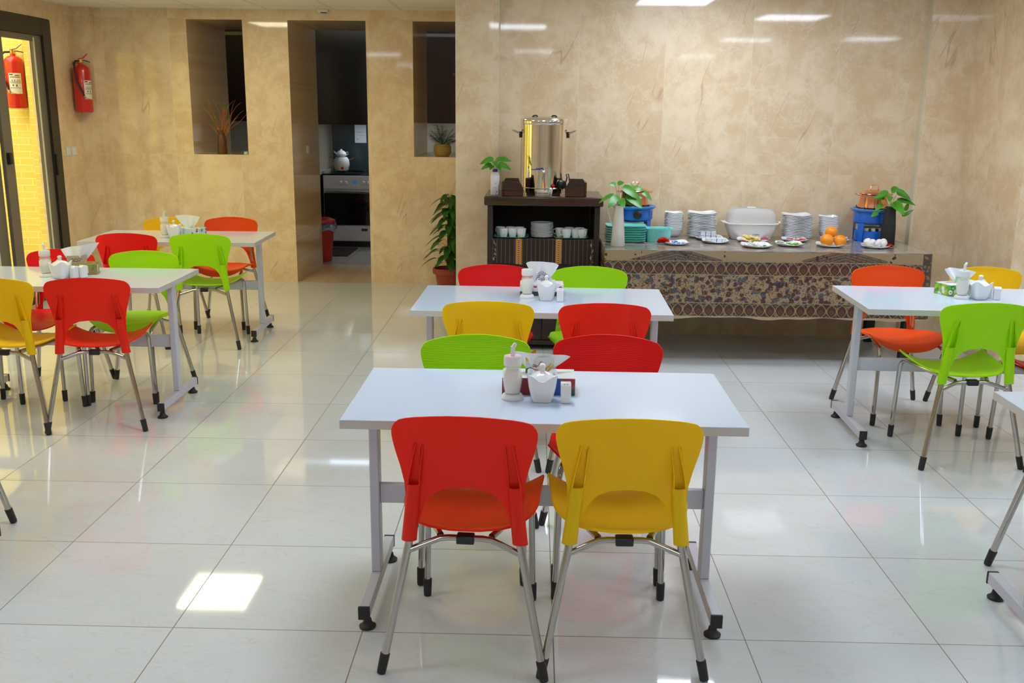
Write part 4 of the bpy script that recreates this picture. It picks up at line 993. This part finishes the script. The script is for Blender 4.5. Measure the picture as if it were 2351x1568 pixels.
orange((3.139, 3.655, PZ - .001), .0405, 'orange at the front right of the three on the plate')
orange((3.090, 3.705, PZ + .050), .0405, 'orange resting on top of the other two')
EG = simple('egg_shell', (.80, .77, .76), .4)
e1 = MB().lathe([(max(1e-6, .0215 * sin(pi * k / 16) * (1 + .10 * cos(pi * k / 16))), .028 - .028 * cos(pi * k / 16)) for k in range(17)], n=24, rot=Matrix.Rotation(R(60), 3, 'X'), c=(0, .024, .0105)).build('egg', EG, sharp=80)
protos(e1, [(3.325, 3.62, PZ + .001, .2), (3.372, 3.61, PZ + .001, -.3), (3.412, 3.622, PZ + .001, .5), (3.348, 3.668, PZ + .004, 1.2), (3.398, 3.672, PZ + .004, .1), (3.320, 3.664, PZ + .010, 2.), (3.430, 3.675, PZ + .008, -.5)], 'egg', 'boiled eggs',
       ['white boiled egg, %s' % r for r in ('front left on the plate', 'front middle on the plate', 'front right beside the red rose', 'second from left in the rear row', 'third from left in the rear row', 'leftmost in the rear row', 'rightmost in the rear row')])
def flower(loc, r, mats, label, leafd=None, n=18):
    t = thing('rose' if 'rose' in label else 'flower', label, 'flower', loc)
    for part, mt in zip(('inner_petals', 'outer_petals'), mats):
        mb = MB(); out = part[0] == 'o'
        for k in range(n):
            a = k * 2.4; q = (k + 1) / n; rr = r * ((.35 + .5 * q) if out else .35 * q + .05); el = lerp(1.2, .35, q) if out else 1.4
            d_ = V((cos(a) * cos(el), sin(a) * cos(el), sin(el))); b = V((cos(a) * rr * .35, sin(a) * rr * .35, r * (.25 if out else .35)))
            mb.leaf(b, d_, r * (.85 if out else .6), r * (1.1 if out else .7), up=V((-cos(a), -sin(a), .4)), droop=.12 if out else -.1, fold=-.35, heart=False, n=5)
        mb.build(part, mt, t, sharp=80)
    if leafd:
        mb = MB(); mb.tube([(0, 0, r * .3), (leafd * r, -.2 * r, r * .15), (leafd * 2 * r, -.3 * r, .003)], .0016, n=6); mb.leaf((leafd * 1.3 * r, -.2 * r, .008), (leafd, -.5, .1), r * 1.3, r * .7, droop=.1); mb.leaf((leafd * .8 * r, .1 * r, .008), (leafd, .6, .1), r * 1.1, r * .6, droop=.1)
        mb.build('stem_leaves', LEAF, t)
    return t
flower((1.982, 3.675, Z0 + .002), .046, (ROSEO, ROSER), 'large red-orange rose lying by the butter plate')
flower((2.688, 3.84, Z0 + .012), .034, (ROSEP, ROSEP), 'pink rose beside the yellow cheese slices', 1)
flower((2.532, 3.79, Z0 + .001), .017, (ROSER, ROSER), 'tiny red flower in front of the yellow cheese plate', None, 10)
flower((2.918, 3.900, Z0 + .010), .022, (ROSEP, ROSEW), 'pale pink flower between the tomato slices', None, 12)
flower((2.760, 3.700, Z0 + .008), .028, (ROSEW, ROSEW), 'white flower beside the cucumber slices', -1)
flower((3.448, 3.610, Z0 + .008), .024, (ROSER, ROSER), 'red rose with leaf beside the eggs', 1)

# ------------------------------------------------------------------ plant by the pillar
pp = thing('potted_plant', 'leafy potted plant on the floor beside the marble pillar', 'plant', (.352, 5.90, .0006))
MB().lathe([(.085, 0), (.088, .004), (.112, .165), (.132, .168), (.136, .172), (.136, .212), (.130, .218), (.122, .216), (.118, .185), (0, .18)], n=40).build('pot', TERRA, pp)
MB().lathe([(.116, .181), (0, .192)], n=24).build('soil', SOIL, pp)
MB().tube([(.02, 0, .185), (.025, 0, .5), (.03, 0, .84)], [.030, .028, .022], n=10).build('moss_pole', simple('moss_pole', (.09, .05, .02), .95), pp)
lf = MB(); st = MB(); rnd = random.Random(11)
for k in range(64):
    z = .22 + .64 * (k / 63) ** .9; a = k * 2.399; rr = rnd.uniform(.06, .13) * (1.15 - .5 * (k / 63)); rr *= (.35 if cos(a) > .2 else 1); b = V((.025 + cos(a) * rr, sin(a) * rr * .8, z + rnd.uniform(0, .03)))
    st.tube([(.025, 0, z - .03), V((.025, 0, z)).lerp(b, .6) + V((0, 0, .02)), b], .0022, n=5)
    lf.leaf(b, (min(.15, cos(a)), sin(a), -.25), rnd.uniform(.11, .15), rnd.uniform(.065, .085), droop=.4)
st.build('stems', STEM, pp); lf.build('leaves', LEAFD, pp, sharp=80)

# ------------------------------------------------------------------ things in the two wall slots
def rib_gold():
    M = Mat('ribbed_gold'); x, y, z = M.xyz(); M.bump((z * 2 * pi / .012).sin(), .7, .004)
    return M.set(color=M.mix(M.ramp((z * 2 * pi / .012).sin(), -.9, -.3), (.20, .10, .02), (.52, .36, .10)), rough=.4)
gp = thing('golden_pot_plant', 'feathery palm in a ribbed golden pot in the right wall slot', 'plant', (.262, 6.42, 1.1826))
MB().lathe([(.055, 0), (.062, .003), (.078, .030), (.083, .055), (.080, .085), (.070, .112), (.064, .112), (.070, .08), (0, .075)], n=36).build('pot', rib_gold(), gp)
lf = MB(); rnd = random.Random(5)
for k in range(26):
    a = k * 2.4; el = rnd.uniform(.7, 1.35); L = rnd.uniform(.16, .24); d_ = V((cos(a) * cos(el), sin(a) * cos(el), sin(el)))
    P = [V((0, 0, .09)) + d_ * L * t_ + V((0, 0, -.10 * t_ * t_ * L / .2 * (1.4 - el))) for t_ in (0, .35, .7, 1)]
    lf.tube(P, .0012, n=4)
    for t_ in range(3, 12):
        q = t_ / 12; p = P[0].lerp(P[3], q) + V((0, 0, .012 * sin(pi * q)))
        for s in (-1, 1): lf.leaf(p, d_ + V((-d_.y, d_.x, 0)).normalized() * s * 1.2 + V((0, 0, -.3)), .055, .012, droop=.4, heart=False, n=3)
lf.build('fronds', LEAFD, gp, sharp=80)
dv = thing('twig_vase', 'brown glass vase of dry coloured twigs in the left wall slot', 'vase', (-1.795, 6.40, 1.1826))
MB().lathe([(.040, 0), (.044, .004), (.042, .12), (.034, .17), (.030, .20), (.036, .215), (.033, .215), (.027, .20), (.036, .12), (0, .1)], n=28).build('body', Mat('amber_glass').set(color=(.16, .06, .015), rough=.15, trans=.25), dv)
tw = MB(); tl = MB(); rnd = random.Random(21)
for k in range(24):
    a = rnd.uniform(0, 6.28); L = rnd.uniform(.24, .46); P = [V((0, 0, .12))]
    d_ = V((cos(a) * .7, sin(a) * .35, 1.1 + rnd.random() * .6)).normalized()
    for j in range(7): d_ = (d_ + V((rnd.uniform(-.3, .3), rnd.uniform(-.2, .2), rnd.uniform(-.15, .15)))).normalized(); P.append(P[-1] + d_ * L / 7)
    tw.tube(P, [.0035, .0032, .003, .0026, .0022, .0018, .0014, .001], n=5)
    if k % 3 == 0: tl.leaf(P[-2], d_, .05, .03)
tw.build('twigs', simple('rust_twig', (.42, .15, .03), .6), dv); tl.build('leaves', LEAF, dv)
cc = MB().b2(-.018, .018, -.018, .018, 0, .028).build('small_box', simple('pale_green_paint', (.45, .60, .42), .5), bevel=.002); cc.location = (-1.545, 6.31, 1.1826); tag(cc, 'tiny pale green block at the corner of the left wall slot', 'ornament')
# ------------------------------------------------------------------ switches and sensor
def plate_sw(name, loc, rotz, label, w=.078):
    t = thing(name, label, 'switch', loc, rotz); MB().box((0, -.005, 0), (w, .010, .078)).build('cover', WPLAS, t, bevel=.003)
    MB().box((0, -.012, 0), (w * .62, .006, .052)).build('rocker', WPLAS, t, bevel=.002)
plate_sw('wall_socket', (XL + .0006, 5.885, 1.212), R(90), 'white wall socket on the left of the pair by the glass door')
plate_sw('light_switch', (XL + .0006, 5.985, 1.212), R(90), 'white light switch beside the socket, right of the glass door')
plate_sw('light_switch', (-1.1044, 6.85, 1.214), R(90), 'pale light switch inside the kitchen doorway', .085)
sn = thing('ceiling_sensor', 'small white sensor box where the ceiling meets the doorway wall', 'sensor', (-.775, WL - .03, CEIL - .0006)); MB().b2(-.045, .045, -.03, .028, -.026, 0).build('housing', WPLAS, sn, bevel=.006); MB().b2(-.02, .03, -.02, .02, -.032, -.026).build('lens', simple('dark_red_lens', (.05, .01, .01), .2), sn)
# ------------------------------------------------------------------ fire extinguishers
def ext(loc, rz, label, s=1.0):
    t = thing('fire_extinguisher', label, 'fire extinguisher', loc, rz); t.scale = (s, s, s)
    MB().lathe([(.060, 0), (.072, .006), (.075, .020), (.075, .370), (.068, .398), (.045, .418), (.022, .426), (.020, .440), (0, .441)], n=36).build('cylinder', REDEXT, t, sharp=50)
    MB().lathe([(.020, .440), (.022, .443), (.022, .468), (.014, .470), (0, .471)], n=20).build('valve', BRASS, t)
    MB().tube([(-.02, 0, .470), (.03, 0, .482), (.075, 0, .520)], [.010, .010, .007], n=8, flat=.5).build('lever', REDEXT, t); MB().tube([(-.01, 0, .462), (.04, 0, .462), (.10, 0, .450)], [.008, .008, .006], n=8, flat=.6).build('carry_handle', BLKPL, t)
    MB().tube([(-.018, 0, .455), (-.06, -.01, .452), (-.085, -.02, .425), (-.090, -.03, .36), (-.086, -.035, .28), (-.06, -.062, .20), (-.042, -.070, .15)], .0085, n=8).build('hose', BLKPL, t)
    MB().tube([(-.042, -.070, .150), (-.036, -.073, .125)], .0095, n=10).build('nozzle', CHROME, t)
    def lab(u, v): a = lerp(-2.05, -.75, u); return (.0757 * cos(a), .0757 * sin(a), lerp(.120, .285, v))
    l = MB().grid(lab, 12, 2).build('paper_label', LABELW, t)
    mb = MB(); mr = MB()
    def bar(m_, a0, a1, z0, z1): m_.grid(lambda u, v: (.0762 * cos(lerp(a0, a1, u)), .0762 * sin(lerp(a0, a1, u)), lerp(z0, z1, v)), 8, 1)
    for z_ in (.165, .205, .215): bar(mb, -1.95, -.85, z_, z_ + .003)
    bar(mr, -1.95, -1.6, .268, .278); bar(mr, -1.4, -.95, .262, .270); bar(mb, -1.9, -.9, .250, .255); bar(mb, -1.35, -1.25, .175, .195); bar(mb, -1.7, -1.6, .180, .195)
    for a in (-1.75, -1.5, -1.2, -1.0): bar(mb, a, a + .06, .222, .232)
    mb.build('label_text', INK, l); mr.build('label_heading', INKR, l)
    MB().tube([(-.03, -.077, .135), (.0, -.080, .122), (.03, -.075, .118)], .002, n=5).build('seal_cord', simple('yellow_cord', (.6, .4, .02), .6), t)
    MB().b2(-.015, .015, .020, .090, .43, .455).build('wall_hook', CHROME, t)
ext((XL + .088, 6.085, 1.545), R(62), 'red fire extinguisher on the wall right of the glass door', .98)
ext((-3.425, 5.905, 1.575), R(18), 'red fire extinguisher on the yellow brick wall, seen through the glass door', 1.05)

# ------------------------------------------------------------------ kitchen
SY = 8.70
SILV = simple('stove_enamel', (.70, .74, .80), .3); OVG = simple('oven_glass', (.006, .006, .007), .08); PANELG = simple('grey_green_glass', (.035, .055, .062), .15)
sx0, sx1 = -1.36, -.46
cs = thing('gas_cooker', 'silver kitchen cooker with gas hob seen through the doorway', 'cooker', ((sx0 + sx1) / 2, SY + .3, 0)); hx = (sx1 - sx0) / 2
MB().b2(-hx, hx, -.29, .3, .07, .845).build('body', SILV, cs, bevel=.004)
MB().b2(-hx + .03, hx - .03, -.27, .28, 0, .07).build('plinth', BLKPL, cs)
MB().b2(-hx, hx, -.30, .3, .8455, .862).build('hob', OVG, cs, bevel=.003)
dp_ = MB().b2(-hx + .01, hx - .01, -.312, -.291, .265, .640).build('oven_door', OVG, cs, bevel=.003)
MB().tube([(-hx + .04, -.345, .66), (hx - .04, -.345, .66)], .010, n=10).build('door_handle', CHROME, dp_)
pn = MB().b2(-hx + .005, hx - .005, -.318, -.291, .690, .842).build('control_panel', SILV, cs, bevel=.004)
for xk in (-.235, -.175, .035, .095, .155, .27): MB().lathe([(.020, 0), (.019, .018), (.014, .026), (0, .026)], (xk, -.319, .765), n=18, rot=Matrix.Rotation(R(90), 3, 'X')).build('knob', WPLAS, pn)
MB().b2(-.10, -.045, -.3195, -.3185, .752, .785).build('clock_display', simple('display', (.01, .02, .06), .1, ecol=(.1, .35, 1.), estr=.12), pn)
MB().b2(-hx + .01, hx - .01, -.308, -.291, .080, .255).build('drawer', SILV, cs, bevel=.004)
MB().b2(-.01, .065, -.3095, -.3085, .195, .225).build('badge', simple('brown_badge', (.10, .07, .05), .4), cs)
for xk in (-.25, 0, .25):
    g = MB()
    for a in (0, 1): g.tube([(xk - .10 * (1 - a), -.0 - .10 * a, .885), (xk + .10 * (1 - a), .10 * a, .885)], .004, n=6)
    g.lathe([(.04, .862), (.045, .864), (.03, .876), (0, .877)], (xk, 0, 0), n=20); g.build('burner', BLKPL, cs)
MB().b2(-.44, .44, .278, .292, .870, 1.425).build('glass_lid', PANELG, cs, bevel=.004)
pa = MB().b2(-.065, .075, -.001, .001, 0, .215).build('paper_note', simple('white_paper', (.62, .66, .74), .7)); pa.location = (-1.010, SY + .5755, 1.203); tag(pa, 'white paper note stuck on the dark splashback above the cooker', 'note')
MB().b2(-.04, .06, -.0018, -.0012, .125, .129).b2(-.02, .06, -.0018, -.0012, .085, .088).build('printed_lines', simple('blue_grey_ink', (.2, .24, .34), .7), pa); MB().ball((-.035, -.0015, .045), .007, 8, sc=(1, .1, 1)).build('green_logo', simple('green_ink', (.05, .3, .12), .7), pa)
# samovar teapot
sm = thing('samovar', 'white samovar painted with red roses, standing on the cooker', 'samovar', (-1.165, SY + .16, .8905))
ROSES = Mat('rose_porcelain'); vv = ROSES.voro(ROSES.coord(), 11); ROSES = ROSES.set(color=ROSES.mix(ROSES.ramp(vv, .16, .22, 1, 0), (.76, .78, .82), (.50, .03, .05)), rough=.15)
MB().lathe([(.06, 0), (.075, .005), (.092, .05), (.095, .09), (.088, .13), (.068, .155), (.066, .160), (0, .160)], n=32).build('body', ROSES, sm)
for s in (-1, 1): MB().tube([(s * .085, 0, .12), (s * .12, 0, .135), (s * .15, 0, .155)], [.008, .010, .006], n=8).build('grip', BRASS, sm)
MB().tube([(-.03, -.09, .05), (-.03, -.125, .05), (-.03, -.128, .025)], .007, n=8).build('tap', BRASS, sm)
tp = thing('teapot', 'small white teapot resting on top of the samovar', 'teapot', (-1.165, SY + .16, .8905 + .161))
MB().lathe([(.035, 0), (.055, .012), (.062, .032), (.052, .055), (.03, .070), (.012, .078), (.010, .088), (0, .092)], n=28).build('body', ROSES, tp)
MB().tube([(-.055, 0, .03), (-.075, 0, .05), (-.085, 0, .065)], [.009, .007, .005], n=8).build('spout', CERAM, tp); MB().tube([(.052, 0, .05), (.08, 0, .06), (.082, 0, .035), (.056, 0, .02)], .005, n=8).build('handle', CERAM, tp)
hd_ = MB().b2(-1.50, -.30, SY + .12, KY - .001, 1.455, 2.598).b2(-1.50, -.30, SY + .12, SY + .135, 1.424, 1.4555).build('cooker_hood', simple('hood_black', (.012, .011, .012), .2)); tag(hd_, 'black extractor cabinet above the cooker', 'hood')  # front lip added below the hood to screen the light strip from view
MB().b2(-1.0, -.6, SY + .140, SY + .195, 1.4535, 1.4545).build('added_hood_light', Mat('added_hood_light_glow').set(color=(.9, .9, .9), ecol=(.82, .92, 1.0), estr=20.), hd_)  # unseen glowing strip added under the hood to brighten the cooker
for xa, xb, lb in ((-3.2, -1.505, 'dark red-brown wall cupboard left of the black hood'), (-.295, 1.5, 'dark red-brown wall cupboard right of the black hood')):
    o = thing('wall_cupboard', lb, 'cupboard', ((xa + xb) / 2, KY - .18, 1.45)); h2 = (xb - xa) / 2
    MB().b2(-h2, h2, -.15, .178, 0, 1.148).build('carcass', REDWOOD, o)
    n_ = 3
    for k in range(n_):
        w_ = 2 * h2 / n_; dd_ = MB().b2(-h2 + k * w_ + .004, -h2 + (k + 1) * w_ - .004, -.17, -.151, .004, 1.144).build('door', REDWOOD, o, bevel=.002)
        MB().tube([(-h2 + k * w_ + .04, -.19, .06), (-h2 + k * w_ + .04, -.19, .22)], .006, n=8).build('handle', CHROME, dd_)
lc = thing('floor_cupboard', 'dark base cupboards with pale worktop right of the cooker', 'cupboard', (.55, SY + .32, 0)); MB().b2(-.98, .98, -.29, .32, 0, .85).build('carcass', REDWOOD, lc); MB().b2(-.99, .99, -.31, .32, .8505, .885).build('worktop', KWT, lc)
lc2 = thing('floor_cupboard', 'dark base cupboards left of the cooker, mostly hidden by the wall', 'cupboard', (-2.3, SY + .32, 0)); MB().b2(-.9, .9, -.29, .32, 0, .85).build('carcass', REDWOOD, lc2); MB().b2(-.91, .91, -.31, .32, .8505, .885).build('worktop', KWT, lc2)
mt_ = MB().b2(-1.5, -.95, 7.95, 8.62, .0005, .008).build('floor_mat', simple('dark_mat', (.05, .02, .02), .9)); tag(mt_, 'dark mat on the kitchen floor before the cooker', 'mat')
rb = thing('waste_bin', 'red waste bin with blue liner just inside the kitchen doorway', 'bin', (-1.148, 7.62, 0.0006))
MB().lathe([(.085, 0), (.09, .004), (.125, .40), (.127, .42), (.12, .42), (.08, .01), (0, .01)], n=32).build('body', simple('bin_red', (.42, .012, .016), .35), rb)
MB().lathe([(.138, .42), (.142, .425), (.138, .445), (.08, .468), (0, .475)], n=32).build('lid', simple('bin_lid_red', (.60, .015, .02), .3), rb)
MB().lathe([(.129, .415), (.150, .395), (.155, .36), (.140, .335), (.128, .34)], n=24, lift=lambda r, t: .015 * sin(5 * t)).build('liner', Mat('blue_film').set(color=(.12, .25, .60), rough=.2, trans=.5), rb)
# kitchen lamp
kl = thing('kitchen_light', 'ceiling tube light in the kitchen behind the doorway', 'light', (-.9, 8.3, 2.598))
KEM = Mat('kitchen_diffuser').set(color=(.9, .9, .9), ecol=(.62, .78, 1.0), estr=3.0)
MB().b2(-.6, .6, -.06, .06, -.03, -.001).build('housing', FRW, kl); MB().b2(-.58, .58, -.05, .05, -.036, -.0305).build('diffuser', KEM, kl)
